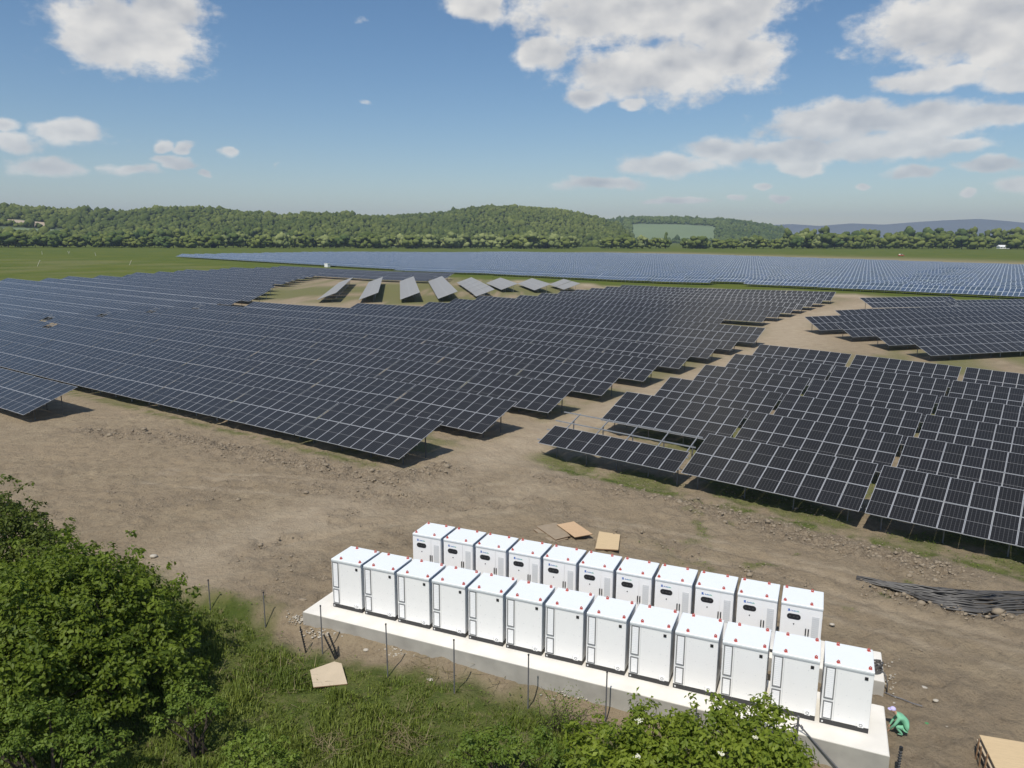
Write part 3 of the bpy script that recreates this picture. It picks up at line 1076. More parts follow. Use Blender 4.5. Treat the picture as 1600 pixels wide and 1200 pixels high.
def run_left(k, uR, uL, where, row_word):
    n = 0; u = uR - TP
    while u > uL - 3:
        n += 1
        tables.append(dict(u=u, v=V_ROWS[k], az=AZ_A, n=n, row=row_word, where=where, end=(n == 1), holes=()))
        u -= TSTEP


LEFT_V, LEFT_U = [84.2, 93, 104, 114.5, 127.3, 141.5, 164.3, 185, 210], [-234.3, -235.9, -236.6, -238.8, -243.4, -246.5, -256.4, -257.1, -265]
for k in range(-1, 18):
    v = V_ROWS[k]
    if k == -1: run_left(k, -65.5, -230, "wide dark array", "nearest"); continue
    uR = -32.2 if k <= 8 else (-42.6 if k < 11 else -38.3)
    if k == 8: uR = -31.8
    rw = ORD[k]
    if k <= 5: run_left(k, uR, -232, "wide dark array", rw)
    else: run_left(k, uR, {6: -123.5, 7: -110.5, 8: -97}.get(k, -92.8), "wide dark array", rw)
for k, uR in {6: -134, 7: -138, 8: -142.6, 9: -151, 10: -160, 11: -170, 12: -181, 13: -183, 14: -189, 15: -195, 16: -200, 17: -205.5, 18: -159.5, 19: -160, 20: -165}.items():
    v = V_ROWS[k]
    run_left(k, uR, float(np.interp(v, LEFT_V, LEFT_U)), "stepped array by the green meadow", ORD[k - 6])
# the service corridor of missing modules
for t in tables:
    if t["az"] == AZ_A and 40 < t["v"] < 80 and t["where"] == "wide dark array":
        i = int(math.floor((-128.6 - t["u"]) / (MW + GAP)))
        hs = [(i, 1), (i + 1, 1)]
        if 48 < t["v"] < 52: hs += [(i + 4, 0), (i + 5, 0)]
        t["holes"] = tuple(h for h in hs if 0 <= h[0] < NX)
# array right of the earth road
RV = [41.9, 50.5, 59.1, 67.7, 76.3, 84.8]
for j, v in enumerate(RV):
    u = -27.85; n = 0
    if j == 0: u += TP + .26
    for q in range(9):
        n += 1
        tables.append(dict(u=u, v=v, az=AZ_A, n=n, row=ORD[j], where="array beside the empty rails", end=(n == 1), holes=()))
        u += TP + (.26 if j < 5 else .42)
AZ_R2 = R(11.0)
for j, (v, u0, cnt) in enumerate(((78.7, 67.2, 9), (86.0, 67.0, 9), (93.4, 66.8, 9), (100.7, 66.5, 9), (107.4, 76.2, 8), (113.2, 104.0, 6), (119.0, 106.5, 6), (126.9, 94.5, 2))):
    u = u0
    for n in range(cnt):
        tables.append(dict(u=u, v=v, az=AZ_R2, n=n + 1, row=ORD[j], where="turned array behind the road bend", end=(n == 0), holes=()))
        u += TSTEP * .985
# eight rows turned to face across, behind the wide array
AZ_ROT = R(-80.2)


def rot_rows():
    out = []
    for j, (nx, ny, fx, fy) in enumerate(((-43.6, 167.0, -53.3, 232), (-34.1, 166.5, -44.6, 234), (-24.6, 164.5, -35.3, 236), (-16.4, 165.5, -26.3, 235), (-8.3, 172.0, -16.6, 225), (-3.0, 195.5, -7.9, 224), (5.4, 194.6, 1.4, 221), (13.5, 196, 10.5, 218))):
        L = math.hypot(fx - nx, fy - ny); n = max(1, int(round(L / TSTEP)))
        az = math.atan2(ny - fy, nx - fx)
        for q in range(n):
            t = q / n
            bx, by = fx + (nx - fx) * t, fy + (ny - fy) * t
            u, v = xy2uv(bx, by, az)
            out.append(dict(u=u, v=v, az=az, n=n - q, row=ORD[j], where="rot", end=(q == n - 1), holes=()))
    return out


tables += rot_rows()
tables = [t for t in tables if in_view(t["u"], t["v"], t["az"])]
for t in tables:
    x, y = uv2xy(t["u"] + TP / 2, t["v"] + 2, t["az"])
    t["d"] = math.hypot(x, y)
tables.sort(key=lambda t: t["d"])


def table_label(t):
    if t["where"] == "rot":
        return f"grey glinting solar table, {ORD[t['n'] - 1]} from the front in the {t['row']} crosswise row"
    side = "earth road" if t["where"] in ("wide dark array", "array beside the empty rails", "turned array behind the road bend") else "bare corner"
    return f"black solar table, {ORD[min(t['n'], 22) - 1]} from the {side}, {t['row']} row, {t['where']}"


GROUPS = {"wide dark array": "solar tables of the wide dark array", "rot": "solar tables turned crosswise", "array beside the empty rails": "solar tables beside the empty rails",
          "turned array behind the road bend": "solar tables behind the road bend", "stepped array by the green meadow": "solar tables by the green meadow",
          "nearest array beside the bare earth": "solar tables beside the bare earth"}
MODULE_LIMIT = 2300
used = 0
NT = 296
for idx, t in enumerate(tables[:NT]):
    loc, rot = table_frame(t["u"], t["v"], t["az"])
    root = empty("solar_table", loc, rot)
    tag(root, table_label(t), "solar table", GROUPS[t["where"]])
    single = (used + 18 <= MODULE_LIMIT and t["where"] != "rot") or bool(t["holes"])
    if single:
        for i in range(NX):
            for j in range(2):
                if (i, j) in t["holes"]: continue
                o = link("solar_module", ME_MODULE, root, on_slope(i * (MW + GAP), j * (ML + .018), random.uniform(-.004, .004)), (TILT + random.gauss(0, .004), random.gauss(0, .004), 0)); used += 1
    else:
        link("panel_array", ME_ARRAY_GLARE if t["where"] == "rot" else ME_ARRAY, root)
    if t["d"] < 62 or (t["end"] and t["d"] < 190):
        link("rack", ME_RACK, root)
        for x in leg_x((MW + GAP) * NX):
            for s, me in zip(LEG_S, ME_LEGS): link("leg", me, root, (x, s * ct, 0))
    else:
        link("rack", ME_RACK_ALL, root)
print("tables", len(tables), "modules", used)


def merged_tables(name, lst, src, mats, label=None):
    """the tables past the three hundred that show largest: one object"""
    V0 = np.array([v.co[:] for v in src.vertices]); k = len(V0)
    vs_, faces, mi, uvs = [], [], [], []
    su = src.uv_layers.active.data
    for n, t in enumerate(lst):
        loc, rot = table_frame(t["u"], t["v"], t["az"])
        Mx = np.array(Matrix.Translation(loc) @ Matrix.Rotation(rot[2], 4, "Z") @ Matrix.Rotation(rot[1], 4, "Y"))
        vs_.append(V0 @ Mx[:3, :3].T + Mx[:3, 3])
        for p in src.polygons:
            faces.append([q + n * k for q in p.vertices]); mi.append(p.material_index)
            uvs += [su[li].uv[:] if p.material_index == 0 else (0, 0) for li in p.loop_indices]
    V = np.concatenate(vs_)
    me = np_mesh(name, V, np.array(faces), mats, mat_idx=mi)
    ul = me.uv_layers.new(name="UVMap")
    ul.data.foreach_set("uv", np.array(uvs, np.float32).ravel())
    o = link(name, me)
    o["kind"] = "stuff"
    return o


def array_with_posts(mat, name):
    mb = MB(); L = (MW + GAP) * NX; Hh = (ML + .016) * 2; t_ = .035
    P = lambda x, s, d: tuple(on_slope(x, s, d))
    c = [(0, 0), (L, 0), (L, Hh), (0, Hh)]
    mb.face([P(*q, 0) for q in c], 0, [(0, 0), (NX, 0), (NX, 2), (0, 2)])
    for k in range(4):
        a, b = c[k], c[(k + 1) % 4]
        mb.face([P(*a, -t_), P(*b, -t_), P(*b, 0), P(*a, 0)], 1, [(0, 0)] * 4)
    mb.face([P(*q, -t_) for q in c[::-1]], 2, [(0, 0)] * 4)
    for x in leg_x(L):
        for s in LEG_S:
            mb.bar((x, s * ct, -.4), on_slope(x, s, -.05), .08, .06, 1)
    return mb.mesh(name, [mat, m_frame, m_back])


ME_FAR = array_with_posts(m_array, "distant_solar_tables")
if len(tables) > NT:
    merged_tables("distant_solar_tables", tables[NT:], ME_FAR, [m_array, m_frame, m_back])

# the first table past the road: lower row of modules only, the upper rails still bare
def half_table():
    loc, rot = table_frame(-27.85, 41.7, AZ_A)
    root = empty("half_built_solar_table", loc, rot)
    tag(root, "half built solar table, one row of modules under bare steel rails", "solar table")
    for i in range(NX):
        link("solar_module", ME_MODULE, root, on_slope(i * (MW + GAP), 0, 0), (TILT, 0, 0))
    L = (MW + GAP) * NX
    for s in (.45, 1.75, 2.95, 4.15):
        mb = MB(); mb.bar(on_slope(-.35, s, -.06), on_slope(L + .1, s, -.06), .07, .07)
        mb.build("rail", m_steel, root)
    for x in (.9, 3.3, 5.6, 7.9, 9.9):
        mb = MB(); mb.bar(on_slope(x, .2, -.12), on_slope(x, 4.35, -.12), .06, .07); mb.build("rafter", m_steel, root)
        for s, me in zip(LEG_S, ME_LEGS): link("leg", me, root, (x, s * ct, 0))


half_table()

# ------------------------------------------------------------------ the older blue array
AZ_B = R(-41.2)
BLUE_POLY = [(-205, 461), (118.0, 170.5), (190, 112), (300, 230), (235, 364), (121, 556), (0, 648), (-70, 628), (-144, 600)]


def inside(x, y, poly):
    c = False; j = len(poly) - 1
    for i in range(len(poly)):
        (xi, yi), (xj, yj) = poly[i], poly[j]
        if (yi > y) != (yj > y) and x < (xj - xi) * (y - yi) / (yj - yi) + xi: c = not c
        j = i
    return c


blue = []
_uf, _vf = xy2uv(-205, 461, AZ_B)
_ur, _vr = xy2uv(118, 170.5, AZ_B)
VB0 = min(_vf, _vr) + 1.0
for r_ in range(62):
    v = VB0 + r_ * 7.6
    off = (r_ * 3.7) % TSTEP
    for q in range(-48, 28):
        u = q * TSTEP + off * .35
        x, y = uv2xy(u + TP / 2, v + 2, AZ_B)
        if not inside(x, y, BLUE_POLY): continue
        # the slanting service gap of grass
        ax, ay = at(1425, 448).xy; bx, by = at(1500, 428).xy
        if seg_dist(np.array([x]), np.array([y]), [(ax, ay), (bx, by)])[0] < 3.6: continue
        if r_ == 0 and -104 < u < -94: continue
        if not in_view(u, v, AZ_B): continue
        blue.append(dict(u=u, v=v, az=AZ_B, r=r_, d=math.hypot(x, y)))
blue.sort(key=lambda t: t["d"])
cnt = {}
ME_BLUE = array_with_posts(m_blue, "blue_solar_table")
NB = 290
rows_seen = {}
for t in blue[:NB]: rows_seen.setdefault(t["r"], []).append(t)
for t in blue[:NB]:
    loc, rot = table_frame(t["u"], t["v"], t["az"])
    o = link("blue_solar_table", ME_BLUE, None, loc, (random.gauss(0, .006), rot[1] + random.gauss(0, .004), rot[2]))
    same = sorted(q["u"] for q in rows_seen[t["r"]]); n_ = len(same) - 1 - same.index(t["u"])
    tag(o, f"older blue solar table, {ORD[min(n_, 21)] if n_ < 22 else 'distant ' + ORD[n_ - 22]} along the {ORD[t['r']]} blue row from its nearer end", "solar table", "blue solar tables beyond the dark arrays")
print("blue", len(blue))
if len(blue) > NB:
    merged_tables("distant_blue_solar_tables", blue[NB:], ME_BLUE, [m_blue, m_frame, m_back])
#NEXT#
# ------------------------------------------------------------------ leafy things near the drone
def pix(px, py, y):
    a = (px - 800) / CAM_F; b = -(py - 600) / CAM_F
    d = _f + _r * a + _up * b
    t = y / d.y
    return np.array([d.x * t, y, CAM_H + d.z * t])


def leaves(centres, normals, hue, size, seed, spread=1.0, aspect=.55, droop=.35):
    """one folded leaf (two triangles a side) per centre"""
    r = np.random.default_rng(seed); n = len(centres)
    nrm = normals + r.normal(0, .55, (n, 3)) * spread
    nrm /= np.linalg.norm(nrm, axis=1, keepdims=True) + 1e-9
    t = r.normal(0, 1, (n, 3)); t -= nrm * (t * nrm).sum(1, keepdims=True)
    t /= np.linalg.norm(t, axis=1, keepdims=True) + 1e-9
    t[:, 2] -= droop; t /= np.linalg.norm(t, axis=1, keepdims=True)
    b = np.cross(nrm, t); b /= np.linalg.norm(b, axis=1, keepdims=True) + 1e-9
    up = np.cross(t, b)
    L = (size * r.uniform(.65, 1.35, n))[:, None]; W = L * aspect
    c = centres
    P = np.stack([c, c + t * L * .5 + b * W * .5 + up * L * .10, c + t * L, c + t * L * .5 - b * W * .5 + up * L * .10], 1)
    base = np.arange(n)[:, None] * 4
    F = np.concatenate([base + np.array([[0, 1, 2]]), base + np.array([[0, 2, 3]])])
    return P.reshape(-1, 3), F, np.repeat(hue, 4)


def shrub(name, lobes, mat, label, cat, group, per=900, size=.12, seed=0, clump=26, sig=.20, stem=True, foot=None, huefn=(.15, .85), blossoms=(), dens_=.42):
    """lobes: (px, py, y, r). Foliage is many small sprays over the lobes' outsides, with holes between"""
    r = np.random.default_rng(seed)
    C = [(pix(a, b, y), rad) for (a, b, y, rad) in lobes]
    cen = np.mean([c for c, _ in C], 0)
    fx, fy = (cen[0], cen[1]) if foot is None else foot
    base = Vector((fx, fy, g1(fx, fy)))
    pts, nr, hu = [], [], []
    for c, rad in C:
        k = int(13 * rad * rad / .16 * dens_) + 8
        d = r.normal(0, 1, (k, 3)); d /= np.linalg.norm(d, axis=1, keepdims=True)
        d[:, 2] = np.where(d[:, 2] < -.35, -d[:, 2], d[:, 2])
        rr = rad * (.52 + .56 * r.random(k))
        shoot = r.random(k) < .16
        rr = np.where(shoot & (d[:, 2] > -.1), rad * r.uniform(1.1, 1.42, k), rr)
        sc = c + d * rr[:, None]
        tone = np.clip(r.normal(.45, .20, k), 0, 1)
        for s_, dd, tn, sh_ in zip(sc, d, tone, shoot):
            rs = r.uniform(.16, .40) * (.62 if sh_ else 1.0) * (.6 + .4 * min(rad, 1.5) / 1.5) * (size / .12) ** .5
            m = int(per * rs * rs * (.12 / size) ** 2 * r.uniform(.7, 1.2)) + 6
            ax = dd * .6 + np.array([0, 0, .75]); ax /= np.linalg.norm(ax)
            q = r.normal(0, 1, (m, 3)) + ax * 1.25; q /= np.linalg.norm(q, axis=1, keepdims=True)
            pts.append(s_ + q * rs * r.uniform(.45, 1.05, (m, 1)) * np.array([1.15, 1.15, .75])); nr.append(q * .6 + ax * .7)
            hu.append(np.clip(tn + r.normal(0, .15, m), 0, 1))
    pts = np.concatenate(pts); nr = np.concatenate(nr); hu = np.concatenate(hu)
    gz_ = g(pts[:, 0], pts[:, 1]); keep = pts[:, 2] > gz_ - .05
    pts, nr, hu = pts[keep], nr[keep], huefn[0] + hu[keep] * (huefn[1] - huefn[0])
    P, F, H = leaves(pts - np.array(base), nr, hu, size, seed + 1)
    root = empty(name, base)
    tag(root, label, cat, group)
    link("foliage", np_mesh("foliage", P, F, mat, {"hue": H}), root)
    if stem:
        mb = MB()
        for c, rad in C:
            e = Vector(c) - base
            for q in range(3):
                a = Vector((random.uniform(-.3, .3), random.uniform(-.3, .3), -.15))
                b = e + Vector((random.uniform(-1, 1), random.uniform(-1, 1), random.uniform(-.2, .9))) * rad * .8
                m1 = a.lerp(b, .35) + Vector((random.uniform(-.2, .2), random.uniform(-.2, .2), .25)); m2 = a.lerp(b, .7) + Vector((random.uniform(-.2, .2), random.uniform(-.2, .2), .15))
                mb.tube([a, m1, m2, b], [.05 * rad + .015, .035 * rad + .01, .02 * rad + .008, .006], 6)
        mb.build("stems", m_bark, root)
    for (px, py, y) in blossoms:
        q = Vector(pix(px, py, y)) - base
        pp = r.normal(0, 1, (34, 3)) * np.array([.038, .038, .014])
        V, F2, _ = lumps(pp, np.full((34, 3), .014), ICO1, .2, seed + 9)
        link("blossom", np_mesh("blossom", V, F2, m_blossom), root, q)
    return root


m_leaf_dark = leaf_mat("dark hedge leaves", (.070, .112, .010), (.200, .262, .026), trans=.38)
m_leaf_oak = leaf_mat("dull tree leaves", (.058, .088, .012), (.155, .192, .028), trans=.34)
m_leaf_elder = leaf_mat("elder leaves", (.110, .165, .012), (.300, .365, .045), trans=.42)
m_leaf_low = leaf_mat("weed leaves", (.078, .130, .016), (.195, .265, .036), trans=.36)
m_blossom = simple("elder blossom", (.78, .76, .60), .7)
m_dryleaf = leaf_mat("dry stems", (.16, .13, .06), (.30, .25, .13), trans=.2)

shrub("bush", [(130, 975, 23.0, 2.4), (45, 990, 22.0, 2.5), (212, 990, 23.2, 1.7), (255, 1040, 22.4, 1.15), (105, 1068, 20.6, 1.9), (180, 1076, 21.0, 1.5), (20, 1080, 19.6, 2.0), (125, 915, 25.0, 1.2), (205, 932, 25.0, 1.1), (250, 952, 24.6, .8), (280, 1000, 23.5, .6), (20, 930, 24.5, 1.3)],
      m_leaf_dark, "large dark green leafy bush beside the grassy bank, broad and dense", "bush", "bushes along the grassy bank", per=560, size=.165, seed=11)
shrub("tree", [(15, 875, 28.0, 1.9), (-40, 848, 28.0, 2.2), (62, 880, 27.4, 1.2), (26, 836, 29.0, 1.1), (76, 850, 29, .6), (8, 815, 29, .8), (100, 872, 28, .5)],
      m_leaf_oak, "dull green feathery tree against bare earth, behind the large bush", "tree", "bushes along the grassy bank", per=480, size=.155, seed=23)
shrub("bush", [(60, 1165, 17.8, 1.15), (150, 1165, 18.0, .8), (-10, 1150, 18.0, 1.1)], m_leaf_low,
      "light green low bush in shade of the large bush, at the bottom corner", "bush", "bushes along the grassy bank", per=600, size=.11, seed=31)
shrub("bush", [(1000, 1176, 18.2, .90), (1012, 1122, 18.7, .48), (1058, 1160, 18.4, .6), (920, 1188, 17.6, .85), (960, 1212, 17.0, 1.1), (1040, 1200, 17.5, 1.0)], m_leaf_elder,
      "bright green elder bush with few white blossoms below the long slab", "bush", "bushes along the grassy bank", per=560, size=.15, seed=41, blossoms=((998, 1126, 17.5), (997, 1182, 16.6)))
shrub("bush", [(1120, 1166, 18.2, .92), (1108, 1114, 18.8, .42), (1092, 1208, 17.3, 1.2), (1142, 1120, 18.7, .36), (1150, 1196, 17.6, .95), (1080, 1138, 18.5, .36)], m_leaf_elder,
      "bright green elder bush hiding the foot of several front cabinets, middle of its clump", "bush", "bushes along the grassy bank", per=560, size=.15, seed=43, blossoms=((1128, 1178, 16.8),))
shrub("bush", [(1195, 1160, 18.3, .80), (1198, 1116, 18.8, .38), (1222, 1190, 17.7, .70), (1200, 1214, 17.0, 1.0), (1246, 1208, 17.4, .42)], m_leaf_elder,
      "bright green elder bush in front of the wire brace post", "bush", "bushes along the grassy bank", per=560, size=.15, seed=47, blossoms=((1180, 1152, 17.4),))
shrub("bush", [(765, 1168, 18.5, .60), (800, 1180, 18.1, .62), (725, 1185, 18.0, .55), (850, 1180, 17.9, .62)], m_leaf_low,
      "mid green low spreading bush amid grass beside the bright elders", "bush", "bushes along the grassy bank", per=600, size=.10, seed=53, huefn=(.1, .9))
shrub("bush", [(400, 1180, 17.9, .6), (372, 1196, 17.6, .55), (432, 1196, 17.5, .45)], m_leaf_low,
      "small light green bush alone in the grass at the photo's lower edge", "bush", "bushes along the grassy bank", per=700, size=.10, seed=59, huefn=(.4, 1.0))
shrub("bush", [(300, 1092, 20.3, .5), (270, 1120, 19.6, .55), (330, 1110, 19.8, .35)], m_leaf_low,
      "low leafy bush at the shaded foot of the large bush", "bush", "bushes along the grassy bank", per=700, size=.10, seed=61)
# the wispy thorn that leans across the slab's face
for k, (px, py, y, lab) in enumerate(((890, 1085, 21.2, "wispy half bare bush with tiny leaves in front of the slab face"),)):
    r0 = Vector(pix(px - 20, py + 60, y - .4)); r0.z = g1(r0.x, r0.y)
    root = empty("bush", r0); tag(root, lab, "bush", "bushes along the grassy bank")
    mb = MB(); pts = []
    for q in range(26):
        a = Vector((random.uniform(-.5, .5), random.uniform(-.3, .3), 0))
        tip = Vector((random.uniform(-.9, 1.5), random.uniform(-.4, .5), random.uniform(.5, 1.6)))
        mid = a.lerp(tip, .5) + Vector((0, 0, .25))
        mb.tube([a, mid, tip], [.012, .008, .003], 4)
        for w in range(40):
            t = random.uniform(.3, 1.0)
            p = a.lerp(mid, t * 2) if t < .5 else mid.lerp(tip, t * 2 - 1)
            pts.append((p + Vector((random.gauss(0, .07), random.gauss(0, .07), random.gauss(0, .07))))[:])
    mb.build("stems", m_bark, root)
    pts = np.array(pts)
    P, F, H = leaves(pts, np.tile([0, -.2, .8], (len(pts), 1)), rng.random(len(pts)), .06, 77)
    link("foliage", np_mesh("foliage", P, F, m_leaf_low, {"hue": H}), root)


def grass():
    m_grass = leaf_mat("grass blades", (.092, .140, .018), (.235, .275, .052), trans=.30)
    n = 300000
    x = rng.uniform(-26, 11, n); y = rng.uniform(16.6, 33, n)
    gs = grass_side(x, y)
    f = fbm(x * .35, y * .35, 4); f2 = fbm(x * .9 + 4, y * .9, 3); f3 = fbm(x * 2.2, y * 2.2, 2)
    dens = S((gs + (f - .5) * 2.6) / 1.6) * (.50 + .50 * S((f2 - .36) * 5))
    q = np.array([project_n(x, y)])
    keep = (rng.random(n) < dens) & q[0]
    x, y, gs, f, f2, f3 = (a[keep] for a in (x, y, gs, f, f2, f3))
    n = len(x)
    z = g(x, y) + (fbm(x * .5, y * .5, 5) - .5) * .26 + (fbm(x * .7 + 9, y * .7, 3) - .5) * .35 - .03
    tall = S((f2 - .40) * 4) * S(gs / 2.5)
    h = (.10 + .30 * tall * rng.random(n) + .07 * rng.random(n)) * (.6 + .8 * f3)
    a = rng.random(n) * 6.283; lean = rng.random(n) * .75
    dx, dy = np.cos(a), np.sin(a)
    w = .010 + .014 * rng.random(n)
    px_, py_ = -dy * w, dx * w
    b = np.stack([x, y, z], -1)
    mid = b + np.stack([dx * h * lean * .35, dy * h * lean * .35, h * .62], -1)
    tip = b + np.stack([dx * h * lean, dy * h * lean, h * (1 - .35 * lean)], -1)
    o = np.stack([px_, py_, np.zeros(n)], -1)
    P = np.stack([b - o, b + o, mid + o * .75, mid - o * .75, tip], 1).reshape(-1, 3)
    k = np.arange(n)[:, None] * 5
    F = np.concatenate([k + np.array([[0, 1, 2]]), k + np.array([[0, 2, 3]]), k + np.array([[3, 2, 4]])])
    hue = np.clip(.12 + .75 * fbm(x * .6 + 20, y * .6, 3) + rng.normal(0, .16, n), 0, 1)
    tag(link("grass", np_mesh("grass", P, F, m_grass, {"hue": np.repeat(hue, 5)})), kind="stuff")
    # dry stalks and fallen stems
    n = 7000
    x = rng.uniform(-22, 10, n); y = rng.uniform(16.8, 31, n); gs = grass_side(x, y)
    f = fbm(x * .6 + 31, y * .6 + 7, 3)
    keep = (rng.random(n) < S(gs / 1.0 + .3) * np.where(gs < 2.2, .55, S((f - .55) * 9))) & project_n(x, y)
    x, y = x[keep], y[keep]; n = len(x)
    z = g(x, y) + (fbm(x * .5, y * .5, 5) - .5) * .26
    b = np.stack([x, y, z], -1); a = rng.random(n) * 6.283; L = rng.uniform(.15, .6, n); e = rng.uniform(.05, 1.2, n)
    d = np.stack([np.cos(a) * np.cos(e), np.sin(a) * np.cos(e), np.sin(e)], -1)
    o = np.stack([-np.sin(a), np.cos(a), 0 * a], -1) * .009
    P = np.stack([b - o, b + o, b + d * L[:, None]], 1).reshape(-1, 3)
    F = np.arange(n)[:, None] * 3 + np.array([[0, 1, 2]])
    tag(link("dry_grass", np_mesh("dry_grass", P, F, m_dryleaf, {"hue": np.repeat(rng.random(n), 3)})), kind="stuff")
    P = []
    for (cx, cy_, sp, m) in ((625, 1158, 26, 120), (520, 1165, 20, 70), (395, 1075, 24, 60), (690, 1060, 40, 80), (440, 1050, 40, 60)):
        for _ in range(m):
            a0 = at(cx + random.gauss(0, sp), cy_ + random.gauss(0, sp * .45)); an = random.uniform(0, 6.283); L = random.uniform(.3, 1.0); el_ = random.uniform(.02, .5)
            d0 = Vector((math.cos(an) * math.cos(el_), math.sin(an) * math.cos(el_), math.sin(el_))); o0 = Vector((-math.sin(an), math.cos(an), 0)) * .011
            a0.z += .08
            P += [a0 - o0, a0 + o0, a0 + d0 * L]
    P = np.array([q[:] for q in P]); n = len(P) // 3
    tag(link("fallen_stems", np_mesh("fallen_stems", P, np.arange(n)[:, None] * 3 + np.array([[0, 1, 2]]), m_dryleaf, {"hue": np.repeat(rng.random(n), 3)})), kind="stuff")
    # low weeds: small leaves close to the soil, under the panels' drip line and among the grass
    n = 60000
    x = rng.uniform(-26, 30, n); y = rng.uniform(17, 52, n)
    mk = masks(x, y)
    gs = grass_side(x, y)
    dens = np.where(gs > 0, .55 * S((fbm(x * .8 + 50, y * .8, 3) - .48) * 7), mk["grass"] * .9 * (1 - S((y - 46) / 6)))
    keep = (rng.random(n) < dens) & project_n(x, y)
    x, y = x[keep], y[keep]
    c = np.stack([x, y, g(x, y) + (fbm(x * .5, y * .5, 5) - .5) * .26 + rng.random(len(x)) * .14], -1)
    P, F, H = leaves(c, np.tile([0, -.1, 1.0], (len(c), 1)), rng.random(len(c)), .085, 91)
    tag(link("weeds", np_mesh("weeds", P, F, m_leaf_low, {"hue": H})), kind="stuff")


def project_n(x, y):
    d = np.stack([x, y, g(x, y) - CAM_H], -1)
    w = d @ np.array(_f); px = 800 + CAM_F * (d @ np.array(_r)) / w; py = 600 - CAM_F * (d @ np.array(_up)) / w
    return (px > -60) & (px < 1660) & (py < 1260) & (py > 0)


grass()

# ------------------------------------------------------------------ fence posts, stakes, small things on the site
def post(px, py_foot, h, label, lean=(0, 0), w=.045, group="thin steel fence posts along the bank"):
    p = at(px, py_foot)
    root = empty("fence_post", p - Vector((0, 0, .1)))
    tag(root, label, "fence post", group)
    top = Vector((lean[0], lean[1], h + .1))
    mb = MB(); mb.tube([(0, 0, 0), top], w / 2, 8); mb.build("pole", m_post, root)
    mb = MB(); mb.tube([top - Vector((0, 0, .01)), top + Vector((0, 0, .03))], w / 2 + .008, 8); mb.build("cap", m_dark, root)
    return root


post(329, 955, 1.35, "thin grey fence post on the grass edge nearest the large bush")
post(414.5, 976, 1.35, "thin grey fence post between the large bush and the slab corner")
post(504, 1020, 1.85, "thin fence post in front of the slab corner, above the crossed stakes")
post(606, 1056, 1.95, "thin fence post below the second and third front cabinets", (-.02, 0))
post(710, 1088, 2.05, "thin fence post below the fourth front cabinet, beyond dry grass")
post(825, 1106, 1.9, "thin fence post below the sixth front cabinet")
post(946, 1128, 1.75, "thin fence post rising from the wispy bush")
post(1085, 1165, 1.35, "thin fence post half hidden behind the bright elder bushes")


def stake(px, py, tip, label):
    p = at(px, py)
    mb = MB(); mb.bar((0, 0, -.1), tip, .055, .03)
    for k in range(9):
        q = Vector(tip) * (k + 1) / 10.5
        mb.box((q.x - .035, q.y - .03, q.z - .012), (q.x + .035, q.y + .03, q.z + .012))
    tag(mb.build("stake", m_dark, None, p), label, "stake", "dark leaning stakes in the grass")


stake(478, 1017, (-.17, 0, .98), "single dark notched stake leaning over grass by white gravel")
stake(525, 1029, (-.42, .05, .92), "dark notched stake, longer of the two crossed by the fence post")
stake(529, 1026, (-.36, .12, .86), "dark notched stake standing close behind its longer twin")
p = at(1398, 1234)
root = empty("fence_post", p); tag(root, "dark notched steel post standing alone beyond the slab's end", "fence post")
mb = MB(); mb.bar((0, 0, -.1), (.04, 0, 1.3), .06, .045); mb.build("pole", m_post, root)
mb = MB()
for k in range(14): mb.box((.0 + .003 * k - .045, -.035, .15 + k * .085), (.045 + .003 * k, .035, .175 + k * .085))
mb.build("notches", m_dark, root)
mb = MB(); mb.tube([(.04, 0, 1.29), (.04, 0, 1.36)], .05, 8); mb.build("cap", m_dark, root)
# braced corner post
p = at(1242, 1183)
root = empty("fence_post", p); tag(root, "corner fence post with a diagonal brace in front of the cabinets", "fence post")
mb = MB(); mb.tube([(0, 0, -.1), (0, 0, 1.35)], .035, 8); mb.build("pole", m_post, root)
q = at(1318, 1212) - p
mb = MB(); mb.tube([(0, 0, 1.12), (q.x, q.y, q.z + .02)], .026, 8); mb.build("brace", m_post, root)
mb = MB()
for k in range(7):
    a = random.uniform(0, 6.28); mb.tube([(0, 0, 1.05), (.18 * math.cos(a), .12 * math.sin(a), 1.0 + random.uniform(-.1, .15)), (.3 * math.cos(a + .7), .2 * math.sin(a + .7), .95)], .012, 5)
mb.build("tie_wire", m_dark, root)


def sheet(name, corners, z0, th, mats, label, group=None, lift=None):
    P = [at(*c) for c in corners]
    lift = lift or [0] * len(P)
    P = [p + Vector((0, 0, z0 + l)) for p, l in zip(P, lift)]
    o = P[0].copy()
    T = [p - o + Vector((0, 0, th)) for p in P]; B = [p - o for p in P]
    mb = MB(); n = len(P)
    nrm = (T[1] - T[0]).cross(T[2] - T[0])
    fl = nrm.z < 0
    mb.face(T[::-1] if fl else T, 0); mb.face(B if fl else B[::-1], 0)
    for k in range(n):
        j = (k + 1) % n
        q = [B[k], B[j], T[j], T[k]]
        mb.face(q[::-1] if fl else q, 1)
    ob = mb.build(name, mats, None, o)
    tag(ob, label, "plywood sheet", group)
    return ob


